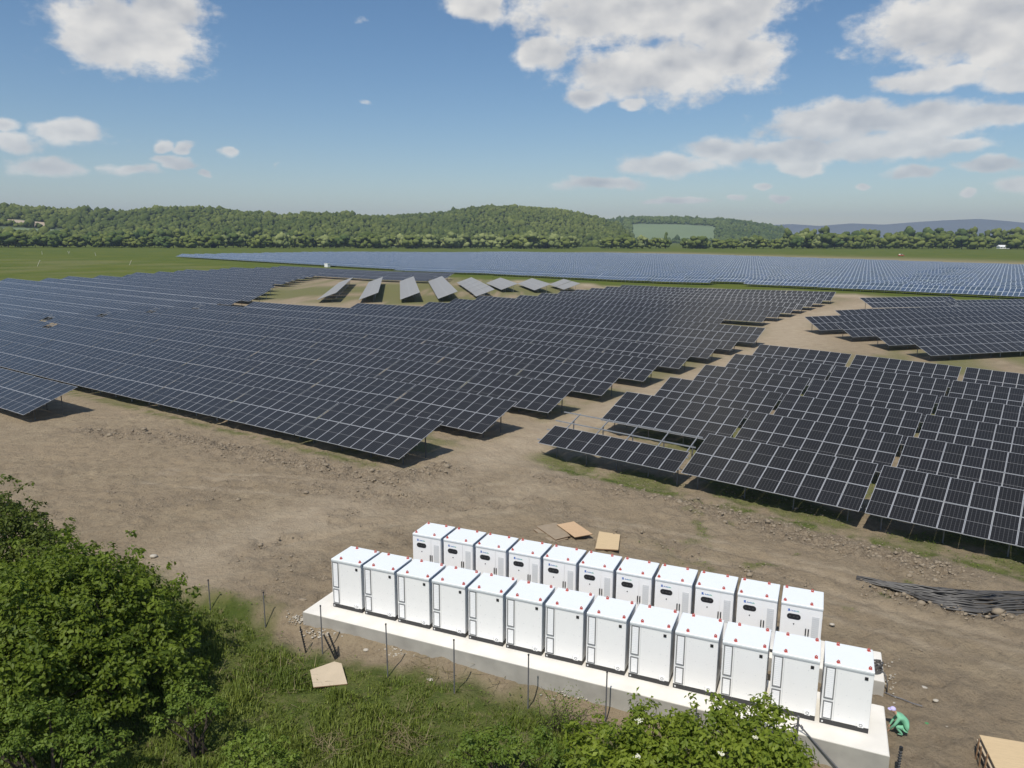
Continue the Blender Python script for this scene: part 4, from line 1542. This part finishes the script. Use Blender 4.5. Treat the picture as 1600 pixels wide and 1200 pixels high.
GP = "plywood sheets on the bare earth"
sheet("plywood_sheet", [(833.5, 829), (866, 822), (888, 843), (863, 850)], .03, .035, [m_ply_grey, m_ply_edge], "muddy grey plywood sheet, lower one under the orange board", GP)
sheet("plywood_sheet", [(838, 826), (869, 820), (891, 841), (868, 847)], .10, .03, [m_ply_grey, m_ply_edge], "muddy grey plywood sheet lying on top of another grey sheet", GP)
sheet("plywood_sheet", [(870, 825), (896.5, 820), (926, 840), (898, 845)], .16, .03, [m_ply_or, m_ply_edge], "orange brown plywood board beside the muddy grey sheets", GP)
sheet("plywood_sheet", [(936, 833), (969, 838), (966, 862), (930, 860)], .05, .05, [m_ply, m_ply_edge], "clean pale plywood square lying alone behind the back row", GP)
m_board = simple("weathered board", (.50, .41, .29), .8, 0, .14, 2)
sheet("plywood_sheet", [(485, 1057), (523, 1046), (534, 1049), (543, 1075), (490, 1079)], .10, .03, [m_board, m_ply_edge], "broken beige board lying in the grass below the cabinets", None, [.12, .18, .18, .03, .0])


def timber_stack():
    a = at(1530, 1148, .62); b = at(1541, 1206, .62); c = at(1640, 1168, .62)
    ex = (c - a); ex.z = 0; ex.normalize()
    ey = Vector((-ex.y, ex.x, 0))
    depth = 1.55
    base = at(1530, 1148, .62); base.z = g1(base.x, base.y)
    root = empty("plywood_stack", base, (0, 0, math.atan2(ex.y, ex.x)))
    tag(root, "stack of pale plywood sheets with ragged brown edges at the photo's corner", "plywood stack")
    z = .06
    for k in range(11):
        th = random.uniform(.045, .06)
        x0 = random.uniform(-.06, .10) if k < 10 else 0.0
        y1 = random.uniform(-.04, .05)
        mb = MB(); mb.box((x0, -depth + random.uniform(-.05, .05), z), (2.7 + random.uniform(-.1, .1), y1, z + th - .006))
        o = mb.build("sheet", m_ply if k > 7 else (m_board if k % 2 else m_ply_edge), root)
        o.rotation_euler = (0, 0, random.uniform(-.02, .02))
        z += th
    for y in (-.15, -.8, -1.4):
        mb = MB(); mb.box((.05, y - .05, -.05), (2.6, y + .05, .055)); mb.build("bearer", m_ply_edge, root)
    for y, lean in ((-.30, .02), (-.62, -.03), (-.98, .05)):
        mb = MB(); mb.bar((-.11, y, -.05), (-.10 + lean, y + lean, z + .03), .05, .03); mb.build("stay_batten", m_ply_edge, root)


timber_stack()


def cables():
    base = at(1480, 945)
    root = empty("cable_bundle", base)
    tag(root, "long heap of black cables snaking over the earth behind the slabs", "cables")
    path = [at(px, py) for px, py in ((1338, 905), (1385, 916), (1430, 926), (1470, 936), (1510, 944), (1555, 944), (1605, 946), (1660, 949))]
    wid = [.12, .25, .5, .85, 1.05, 1.0, 1.05, 1.1]
    for k in range(52):
        s = random.uniform(-1, 1); start = random.choice((0, 0, 0, 1, 2, 2, 3, 3)); end = 8 if random.random() < .8 else 6
        ph, am = random.uniform(0, 6.28), random.uniform(.05, .22)
        pts = []
        for i in range(start, end - 1):
            for t in (0, .25, .5, .75):
                j = i + t
                p = path[i].lerp(path[i + 1], t); w = wid[i] * (1 - t) + wid[i + 1] * t
                d = (path[i + 1] - path[i]).normalized(); n = Vector((-d.y, d.x, 0))
                off = s * w + am * math.sin(j * 1.9 + ph) * w
                zz = .07 + .42 * max(0, 1 - abs(s)) * min(1, w) * (.4 + .6 * math.sin(k * 1.7) ** 2) + .06 * math.sin(j * 2.3 + ph)
                q = p + n * off; q.z = g1(q.x, q.y) + max(.05, zz)
                pts.append(q - base)
        mb = MB(); mb.tube(pts, random.uniform(.030, .046), 6)
        mb.build("cable", m_black_cable, root, smooth=True)


cables()
# small coil on the end of the back slab, wire on the earth, green scrap
base = cab_pt(19.3, 3.75, .0)
mb = MB()
for k in range(9):
    a0 = random.uniform(0, 6.28); pts = []
    for q in range(14):
        a = a0 + q * .55
        pts.append((.22 * math.cos(a) * (1 + .3 * math.sin(k)), .20 * math.sin(a), .05 + k * .035 + .03 * math.sin(q * 1.3 + k)))
    mb.tube(pts, .024, 6)
mb.tube([(.2, .0, .1), (.32, -.12, .02), (.33, -.35, -.25), (.30, -.42, -.5)], .022, 6)
tag(mb.build("cable_coil", m_black_cable, None, base, smooth=True), "tangled black cable coil on the slab corner beside the last cabinet", "cable coil")
pts = [at(*q) + Vector((0, 0, .04)) for q in ((1382, 1083), (1395, 1089), (1410, 1094), (1424, 1100), (1441, 1105))]
mb = MB(); mb.tube([q - pts[0] for q in pts], .018, 6)
tag(mb.build("wire", m_post, None, pts[0]), "thin dark wire lying on earth beyond the crouching worker", "wire")
m_scrap = simple("green cloth", (.06, .22, .08), .8)
p = at(1449, 1133)
P, F, h = lumps(np.array([[0, 0, .05], [.12, -.1, .05], [.05, -.16, .04]]), np.array([[.13, .07, .05], [.10, .06, .05], [.07, .05, .04]]), ICO2, .2, 71)
tag(link("cloth_scrap", np_mesh("cloth_scrap", P, F, m_scrap), None, p), "crumpled green scrap of cloth on the earth near the worker", "cloth")


# ------------------------------------------------------------------ the crouching worker
def worker():
    m_green = simple("green work clothes", (.19, .47, .29), .85, 0, .12, 9)
    m_skin = simple("skin", (.42, .25, .17), .6)
    m_shoe = simple("shoe", (.05, .045, .04), .7)
    m_cap = simple("lavender cap", (.55, .50, .78), .8)
    m_eye = simple("eye", (.02, .015, .01), .3)
    foot = at(1413, 1148)
    ang = math.atan2(.45, -.90)
    verts, edges, rad = [], [], []

    def v(p, r, parent=None):
        verts.append(p); rad.append(r)
        if parent is not None: edges.append((parent, len(verts) - 1))
        return len(verts) - 1
    pel = v((-.10, 0, .40), .155)
    sp1 = v((-.04, 0, .55), .15, pel); sp2 = v((.10, 0, .69), .155, sp1); ch = v((.25, 0, .80), .15, sp2)
    nk = v((.38, 0, .88), .062, ch); hd0 = v((.46, 0, .95), .085, nk); hd1 = v((.53, 0, .99), .098, hd0); chin = v((.565, 0, .91), .05, hd1)
    nose = v((.645, 0, .955), .018, hd1)
    for s in (-1, 1):
        v((.50, s * .105, .97), .018, hd1)
        hp = v((-.06, s * .12, .36), .115, pel)
        kn = v((.34, s * .19, .40), .075, hp); sh = v((.22, s * .17, .24), .062, kn); an = v((.08, s * .15, .08), .045, sh)
        to = v((.17, s * .16, .05), .045, an); v((.28, s * .17, .04), .035, to)
        shd = v((.26, s * .19, .77), .085, ch)
        el = v((.40, s * .27, .50), .058, shd); fa = v((.49, s * .22, .34), .048, el); wr = v((.55, s * .17, .20), .032, fa)
        pa = v((.585, s * .155, .135), .034, wr)
        for i, (dy, L) in enumerate(((-.030, .075), (-.010, .088), (.010, .082), (.030, .065))):
            f1 = v((.605, s * .155 + dy, .105), .011, pa)
            f2 = v((.615 + L * .2, s * .155 + dy * 1.2, .105 - L * .45), .009, f1)
            v((.600 + L * .1, s * .155 + dy * 1.2, .105 - L * .8), .008, f2)
        t1 = v((.560, s * .120, .115), .012, pa); v((.570, s * .095, .085), .009, t1)
    me = bpy.data.meshes.new("person"); me.from_pydata(verts, edges, [])
    tmp = bpy.data.objects.new("person", me); COL.objects.link(tmp)
    tmp.modifiers.new("skin", "SKIN")
    for d, r in zip(me.skin_vertices[0].data, rad): d.radius = (r, r)
    me.skin_vertices[0].data[0].use_root = True
    sb = tmp.modifiers.new("sub", "SUBSURF"); sb.levels = 2; sb.render_levels = 2
    dg = bpy.context.evaluated_depsgraph_get()
    ev = bpy.data.meshes.new_from_object(tmp.evaluated_get(dg))
    bpy.data.objects.remove(tmp)
    for m in (m_green, m_skin, m_shoe): ev.materials.append(m)
    for p in ev.polygons:
        c = p.center; p.use_smooth = True
        if c.x > .37 and c.z > .83: p.material_index = 1
        elif c.x > .535 and c.z < .22: p.material_index = 1
        elif c.z < .075 and c.x < .4: p.material_index = 2
    o = link("person", ev, None, foot, (0, 0, ang)); o.scale = (.74,) * 3
    tag(o, "crouching person in green work clothes and a lavender cap", "person")
    V, F = ICO3
    V2 = V * np.array([.118, .112, .105]); keepf = [f for f in F if V2[f].mean(0)[2] > -.01]
    V2 = V2 + np.array([.515, 0, 1.03])
    mb = MB()
    for f in keepf: mb.face([tuple(V2[i]) for i in f])
    a = np.linspace(-1.0, 1.0, 9)
    outer = [(.515 + .20 * math.cos(t), .135 * math.sin(t), 1.005) for t in a]; inner = [(.515 + .112 * math.cos(t), .105 * math.sin(t), 1.022) for t in a]
    for k in range(8): mb.face([inner[k], outer[k], outer[k + 1], inner[k + 1]])
    mb.build("cap", m_cap, o, smooth=True)
    mb = MB()
    for s in (-1, 1): mb.tube([(.612, s * .036, .985), (.622, s * .036, .985)], .012, 6)
    mb.build("eyes", m_eye, o)


worker()

# ------------------------------------------------------------------ far meadow, kiosks, car, houses
m_white_far = simple("white painted metal", (.78, .78, .76), .5)
m_grey_far = simple("grey painted metal", (.10, .13, .15), .5)
m_roof = simple("red roof tile", (.28, .10, .06), .85, 0, .2, 2)
m_plaster = simple("pale plaster", (.62, .58, .50), .85, 0, .1, 1)
m_wind = simple("window glass", (.03, .035, .04), .15)

p = at(511.5, 417.5)
root = empty("kiosk", p, (0, 0, -.6)); tag(root, "small white kiosk between dark strip and blue field", "kiosk")
mb = MB(); mb.box((-1.1, -.8, 0), (1.1, .8, 1.75)); mb.build("body", m_white_far, root)
mb = MB(); mb.box((-1.2, -.9, 1.752), (1.2, .9, 1.85)); mb.build("roof", m_white_far, root)
for x in (-.52, .52):
    mb = MB(); mb.box((x - .45, -.83, .15), (x + .45, -.802, 1.6)); mb.build("door", m_white_far, root)
p = at(521, 416.5)
root = empty("kiosk", p, (0, 0, -.6)); tag(root, "small dark grey kiosk beside the white one", "kiosk")
mb = MB(); mb.box((-.8, -.6, 0), (.8, .6, 1.5)); mb.build("body", m_grey_far, root)
mb = MB(); mb.box((-.9, -.7, 1.502), (.9, .7, 1.6)); mb.build("roof", m_white_far, root)
mb = MB(); mb.box((-.4, -.63, .2), (.4, -.602, 1.3)); mb.build("door", m_grey_far, root)


def car():
    p = at(1408, 400.5)
    m_cr = simple("orange red car paint", (.45, .09, .04), .35); m_cw = simple("cream car paint", (.75, .70, .60), .35); m_ty = simple("tyre", (.02, .02, .02), .8)
    root = empty("car", p, (0, 0, .2)); tag(root, "small cream and red car on the field track beyond the blue panels", "car")
    bm = bmesh.new()
    prof = [(-2.1, .45), (2.1, .45), (2.15, .95), (1.2, 1.10), (-1.9, 1.15), (-2.15, .9)]
    for nm, pr, w, mt in (("body", prof, .85, m_cr), ("cabin", [(-1.7, 1.153), (.95, 1.115), (.35, 1.75), (-1.35, 1.80)], .76, m_cw)):
        mb = MB(); mb.face([(x, -w, z) for x, z in pr]); mb.face([(x, w, z) for x, z in pr][::-1])
        for k in range(len(pr)):
            (a, b), (c, d) = pr[k], pr[(k + 1) % len(pr)]
            mb.face([(a, -w, b), (a, w, b), (c, w, d), (c, -w, d)])
        mb.build(nm, mt, root)
    for s in (-1, 1):
        mb = MB(); y = s * .763; mb.face([(-1.35, y, 1.22), (.62, y, 1.2), (.28, y, 1.64), (-1.2, y, 1.68)]); mb.build("window", m_wind, root)
        for x in (-1.3, 1.35):
            mb = MB(); mb.tube([(x, s * .62, .34), (x, s * .87, .34)], .34, 14); wl = mb.build("wheel", m_ty, root)
            mb = MB(); mb.tube([(x, s * .872, .34), (x, s * .885, .34)], .2, 10); mb.build("rim", m_steel, wl)


car()


def house(px, py, w, d, h, rot, label, wall=None, roof=None):
    p = at(px, py)
    root = empty("house", p, (0, 0, rot)); tag(root, label, "house", "village houses among the far trees")
    mb = MB(); mb.box((-w / 2, -d / 2, -1), (w / 2, d / 2, h)); mb.build("wall", wall or m_plaster, root)
    mb = MB(); e = .5; rz = d * .38
    a = [(-w / 2 - e, -d / 2 - e, h + .01), (w / 2 + e, -d / 2 - e, h + .01), (w / 2 + e, 0, h + rz), (-w / 2 - e, 0, h + rz), (w / 2 + e, d / 2 + e, h + .01), (-w / 2 - e, d / 2 + e, h + .01)]
    mb.face([a[0], a[1], a[2], a[3]]); mb.face([a[3], a[2], a[4], a[5]]); mb.face([a[0], a[3], a[5]]); mb.face([a[1], a[4], a[2]]); mb.face([a[0], a[5], a[4], a[1]])
    rf = mb.build("roof", roof or m_roof, root)
    mb = MB(); mb.box((w * .2, -.4, h + rz * .5), (w * .2 + .8, .4, h + rz + .9)); mb.build("chimney", m_plaster, rf)
    n = max(2, int(w / 4))
    for k in range(n):
        x = -w / 2 + (k + .5) * w / n
        mb = MB(); mb.box((x - .6, -d / 2 - .05, h * .4), (x + .6, -d / 2 - .002, h * .8)); mb.build("window", m_wind, root)


house(1567, 388.5, 13, 6, 2.2, .1, "long white low building beyond the field at the far right", m_white_far, m_white_far)
house(1342, 377, 16, 10, 8, .2, "pale house with red roof among the far trees, taller of two", None, None)
house(1352, 377.5, 13, 9, 7, -.2, "pale house with red roof close beside the taller one", None, None)
house(1310, 378, 12, 8, 5, .3, "small pale house standing just before the red roofed pair", None, m_white_far)
house(1095, 380, 22, 9, 5, -.1, "low pale building at the foot of the field hill", m_white_far, m_plaster)
house(1060, 379.5, 18, 8, 4.5, .1, "small low building by the single tall tree below the field hill", m_plaster, m_plaster)
house(1180, 379, 18, 9, 4.5, .1, "white farm building half behind pale willows", m_white_far, m_roof)
for k, (px, py, dx, lab) in enumerate(((58, 416, 1.6, "slanted white stake, lowest in the green meadow"), (66, 398, 0, "short white stake in the meadow near the dark trees"), (108, 397, -.7, "forked white stake in the far meadow"),
                                       (150, 400, -.5, "white stake in the meadow between bare patch and dark trees"), (202, 414, 1.2, "slanted white stake beside the bare patch in the meadow"))):
    p = at(px, py); h = 2.2 if k else 2.6
    mb = MB(); mb.bar((0, 0, -.2), (dx, 0, h), .22, .12)
    if k == 2: mb.bar((0, 0, .6), (.9, 0, h), .2, .12)
    tag(mb.build("stake", m_plaster, None, p), lab, "stake", "white stakes in the meadow")


# ------------------------------------------------------------------ hills and woods
def far_leaf(name, dark, light):
    m, nt, bs = new_mat(name)
    N, L = nt.nodes.new, nt.links.new
    a = N("ShaderNodeAttribute"); a.attribute_name = "hue"
    oi = N("ShaderNodeObjectInfo")
    ad = N("ShaderNodeMath"); ad.operation = "MULTIPLY_ADD"; L(oi.outputs["Random"], ad.inputs[0]); ad.inputs[1].default_value = .55; L(a.outputs["Fac"], ad.inputs[2])
    sb = N("ShaderNodeMath"); sb.operation = "SUBTRACT"; sb.use_clamp = True; L(ad.outputs[0], sb.inputs[0]); sb.inputs[1].default_value = .27
    mx = N("ShaderNodeMix"); mx.data_type = "RGBA"; mx.inputs["A"].default_value = dark + (1,); mx.inputs["B"].default_value = light + (1,)
    L(sb.outputs[0], mx.inputs["Factor"]); L(mx.outputs["Result"], bs.inputs["Base Color"])
    bs.inputs["Roughness"].default_value = .9; bs.inputs["Specular IOR Level"].default_value = .1
    tc = N("ShaderNodeTexCoord"); n = N("ShaderNodeTexNoise"); n.inputs["Scale"].default_value = 1.1; n.inputs["Detail"].default_value = 5
    L(tc.outputs["Object"], n.inputs["Vector"])
    b = N("ShaderNodeBump"); b.inputs["Strength"].default_value = .9; b.inputs["Distance"].default_value = 1.2
    L(n.outputs["Fac"], b.inputs["Height"]); L(b.outputs[0], bs.inputs["Normal"])
    return m


m_far_a = far_leaf("wood green", (.068, .094, .022), (.170, .195, .050))
m_far_b = far_leaf("willow green", (.105, .135, .042), (.240, .265, .100))
m_far_c = far_leaf("deep green", (.050, .080, .022), (.120, .155, .042))
m_hill = simple("wooded hill floor", (.07, .095, .032), .95, 0, .3, .02)
m_field = simple("hill field", (.155, .205, .095), .95, 0, .12, .01)
m_quarry = simple("bare hillside", (.42, .34, .24), .95, 0, .12, .03)
m_mount = simple("far mountain woods", (.12, .14, .13), .95, 0, .2, .002)


def hill(name, sky, d_front, d_crest, d_back, noise_amp=3.0, mat=None, wood=0, wood_mat=None, crown=(4, 7), patches=(), seed=0, tree_h=6.0, nu=150):
    """a ridge whose crest stands at the bearings and heights of the skyline list (photo bearing, photo height)"""
    pxs = np.array([s[0] for s in sky], float); pys = np.array([s[1] for s in sky], float)
    P = np.linspace(pxs[0], pxs[-1], nu)
    H = np.interp(P, pxs, pys)
    def direction(px, py):
        a = (px - 800) / CAM_F; b = -(py - 600) / CAM_F
        return np.array(_f)[None] + np.array(_r)[None] * a[:, None] + np.array(_up)[None] * b[:, None]
    d = direction(P, H); bear = np.arctan2(d[:, 0], d[:, 1]); slope = d[:, 2] / np.hypot(d[:, 0], d[:, 1])
    zc = CAM_H + slope * d_crest - tree_h
    T = np.concatenate([np.linspace(0, 1, 16), np.linspace(1.12, 2, 7)])
    rows = []
    for t in T:
        if t <= 1: dist = d_front + (d_crest - d_front) * t; k = S(t) * .55 + t * .45
        else: dist = d_crest + (d_back - d_crest) * (t - 1); k = 1 - S(t - 1)
        x = np.sin(bear) * dist; y = np.cos(bear) * dist
        base = g(x, y) - 1.5
        rows.append(np.stack([x, y, base * (1 - k) + np.maximum(zc, base) * k + (fbm(x * .006 + seed, y * .006, 3) - .5) * 2 * noise_amp * (k * (1 - k) * 4)], -1))
    G = np.array(rows)
    nt_, nb = G.shape[:2]
    i = np.arange(nt_ * nb).reshape(nt_, nb)
    F = np.stack([i[:-1, :-1], i[:-1, 1:], i[1:, 1:], i[1:, :-1]], -1).reshape(-1, 4)
    mats = [mat or m_hill, m_field, m_quarry]
    mi = np.zeros(len(F), int)
    cidx = np.stack(np.meshgrid(np.arange(nt_ - 1), np.arange(nb - 1), indexing="ij"), -1).reshape(-1, 2)
    tt = T[cidx[:, 0]]; pp = P[cidx[:, 1]]
    for (p0, p1, t0, t1, m) in patches:
        mi[(pp > p0) & (pp < p1) & (tt >= t0) & (tt < t1)] = m
    tag(link(name, np_mesh(name, G.reshape(-1, 3), F, mats, smooth=True, mat_idx=mi)), kind="structure")
    if wood:
        r = np.random.default_rng(seed + 3)
        tb = r.random(wood) ** .8 * 1.12; ub = r.random(wood) * (nb - 1.001)
        ok = np.ones(wood, bool)
        for (p0, p1, t0, t1, m) in patches:
            pu = np.interp(ub, np.arange(nb), P); ok &= ~((pu > p0) & (pu < p1) & (tb > t0) & (tb < t1 + .02))
        tb, ub = tb[ok], ub[ok]
        ti = np.interp(tb, T, np.arange(nt_)); a = np.minimum(ti.astype(int), nt_ - 2); b = ub.astype(int); fa = (ti - a)[:, None]; fb = (ub - b)[:, None]
        c = (G[a, b] * (1 - fa) * (1 - fb) + G[a + 1, b] * fa * (1 - fb) + G[a, b + 1] * (1 - fa) * fb + G[a + 1, b + 1] * fa * fb)
        rr = r.uniform(crown[0], crown[1], len(c)) * (1 + .6 * (r.random(len(c)) < .06))
        c[:, 2] += rr * .55 + r.uniform(-1, 2, len(c))
        hue = np.clip(-.25 + 1.4 * fbm(c[:, 0] * .008 + 9, c[:, 1] * .008, 3) + r.normal(0, .22, len(c)), 0, 1)
        V, F2, Hh = lumps(c, np.stack([rr * r.uniform(.7, 1.2, len(c)), rr, rr * r.uniform(.7, 1.35, len(c))], -1), ICO1, .24, seed + 5, hue)
        tag(link(name.replace("hill", "wood") if "hill" in name else name + "_wood", np_mesh("wood", V, F2, wood_mat or m_far_a, {"hue": Hh}, smooth=True)), kind="stuff")


hill("hill", [(-160, 322), (-40, 318), (20, 318), (60, 322), (130, 326), (190, 328), (240, 322), (300, 321), (335, 323), (400, 330), (440, 334), (480, 331), (530, 331), (600, 337), (660, 345), (720, 360)], 1000, 1500, 2100, 5, wood=9500, crown=(2.2, 4.6), seed=2,
     patches=((-200, 68, .46, .58, 2), (-200, 100, .28, .40, 1)), tree_h=8)
hill("hill", [(420, 352), (480, 340), (560, 338), (600, 336), (640, 333), (690, 331), (720, 325), (760, 321), (800, 320), (860, 324), (905, 331), (940, 339), (968, 350), (990, 368)], 1150, 1750, 2500, 6, wood=9500, crown=(2.3, 4.8), seed=6, wood_mat=m_far_a,
     patches=((590, 668, .0, .10, 1),), tree_h=8)
hill("hill", [(900, 352), (940, 345), (965, 340), (1000, 337), (1060, 338), (1110, 341), (1160, 344), (1200, 350), (1222, 355), (1240, 366)], 1900, 2700, 3600, 2, wood=4500, crown=(3, 6.5), seed=9, wood_mat=m_far_c,
     patches=((988, 1118, .12, .66, 1),), tree_h=9)
hill("hill", [(1150, 366), (1200, 352), (1235, 350), (1280, 353), (1330, 349), (1380, 351), (1430, 347), (1480, 344), (1530, 342), (1570, 345), (1610, 349), (1680, 350), (1800, 356)], 5200, 6500, 7200, 20, mat=m_mount, tree_h=0)


def tree_proto(k, mat, tall, willow=False):
    r = np.random.default_rng(100 + k)
    n = 20 if not willow else 26
    th = r.random(n) * 6.283; zz = r.uniform(.20, .90, n)
    prof = np.sin(np.clip((zz - .08) / .92, 0, 1) * math.pi) ** .7
    rad = (.30 if tall else .42) * prof * r.uniform(.35, 1.0, n)
    c = np.stack([np.cos(th) * rad, np.sin(th) * rad, zz], -1)
    s = r.uniform(.10, .19, n) * (1.0 if tall else 1.15)
    hue = np.clip(r.normal(.45, .2, n), 0, 1)
    V, F, H = lumps(c, np.stack([s, s, s * r.uniform(.8, 1.2, n)], -1), ICO2, .30, 200 + k, hue)
    nv = len(V)
    a = np.arange(6) / 6 * 6.283
    tv = np.concatenate([np.stack([np.cos(a) * .03, np.sin(a) * .03, 0 * a - .03], -1), np.stack([np.cos(a) * .015, np.sin(a) * .015, 0 * a + .5], -1)])
    tf = []
    for q in range(6):
        j = (q + 1) % 6; tf += [[nv + q, nv + j, nv + 6 + j], [nv + q, nv + 6 + j, nv + 6 + q]]
    me = np_mesh("tree", np.concatenate([V, tv]), np.concatenate([F, np.array(tf)]), [mat, m_bark], {"hue": np.concatenate([H, np.zeros(12)])}, mat_idx=[0] * len(F) + [1] * 12)
    return me


PT = {"dark": [tree_proto(0, m_far_c, True), tree_proto(1, m_far_c, False), tree_proto(2, m_far_a, True)],
      "green": [tree_proto(3, m_far_a, False), tree_proto(4, m_far_a, False), tree_proto(5, m_far_a, True)],
      "willow": [tree_proto(6, m_far_b, False, True), tree_proto(7, m_far_b, False, True), tree_proto(8, m_far_b, True)]}
LAB = {"dark": "dark green tree in the line of trees beyond the far field", "green": "mid green tree in the line of trees beyond the far field", "willow": "pale grey green tree in the line of trees beyond the far field"}
GRP = {"dark": "dark trees of the far tree line", "green": "mid green trees of the far tree line", "willow": "pale trees of the far tree line"}


def one_tree(px, base, hpx, kind, wide=1.0):
    p = at(px, base)
    d = p.y
    h = hpx * d / CAM_F
    o = link("tree", random.choice(PT[kind]), None, p - Vector((0, 0, .02 * h)), (0, 0, random.uniform(0, 6.28)))
    w = h * wide * random.uniform(.85, 1.25); o.scale = (w, w, h)
    tag(o, LAB[kind], "tree", GRP[kind])


def tree_line():
    px = -30.0
    while px < 1640:
        base = 386.5 + 2.0 * min(1, max(0, px / 800)) + random.uniform(-.6, .4) + (1.0 if px > 1500 else 0)
        gap = (905 < px < 942) or (1044 < px < 1066) or (1545 < px < 1575 and random.random() < .9)
        if px < 265: kd, h = random.choice(("dark", "dark", "green")), random.uniform(15, 23)
        elif px < 560: kd, h = random.choice(("green", "green", "willow", "dark")), random.uniform(15, 22)
        elif px < 905: kd, h = random.choice(("green", "green", "willow")), random.uniform(15, 24)
        elif px < 1230: kd, h = random.choice(("willow", "green")), random.uniform(12, 21)
        elif px < 1300: kd, h = random.choice(("willow", "green", "dark")), random.uniform(16, 26)
        else: kd, h = random.choice(("dark", "green", "green")), random.uniform(16, 24)
        if not gap: one_tree(px, base, h, kd, 1.15)
        px += random.uniform(7, 13)
    # second rank, taller and farther
    px = -20.0
    while px < 1640:
        gap = 850 < px < 1225 or 555 < px < 660
        if not gap:
            base = 383.2 if px < 900 else 386.0
            one_tree(px, base, random.uniform(17, 25) if px < 900 else random.uniform(20, 31), random.choice(("dark", "dark", "green")), .95)
        px += random.uniform(11, 20)


tree_line()
p = at(1039, 388.0)
o = link("tree", PT["dark"][0], None, p, (0, 0, 1.0)); o.scale = (9, 9, 20); tag(o, "slim solitary tall tree before the light green hill field", "tree")
p = at(178, 387.0)
o = link("tree", PT["dark"][1], None, p, (0, 0, 2.0)); o.scale = (14, 14, 13.5); tag(o, "round dark tree standing out of the tree line by the meadow", "tree")

# ------------------------------------------------------------------ air
def haze():
    mb = MB(); mb.box((-5600, -900, -14), (5600, 7600, 262))
    m = bpy.data.materials.new("haze air"); m.use_nodes = True
    nt = m.node_tree; nt.nodes.clear()
    out = nt.nodes.new("ShaderNodeOutputMaterial"); v = nt.nodes.new("ShaderNodeVolumePrincipled")
    v.inputs["Color"].default_value = (.64, .75, 1.0, 1)
    v.inputs["Density"].default_value = HAZE
    v.inputs["Anisotropy"].default_value = .2
    nt.links.new(v.outputs[0], out.inputs["Volume"])
    tag(mb.build("haze", m), kind="stuff")


HAZE = 1.15e-4
haze()
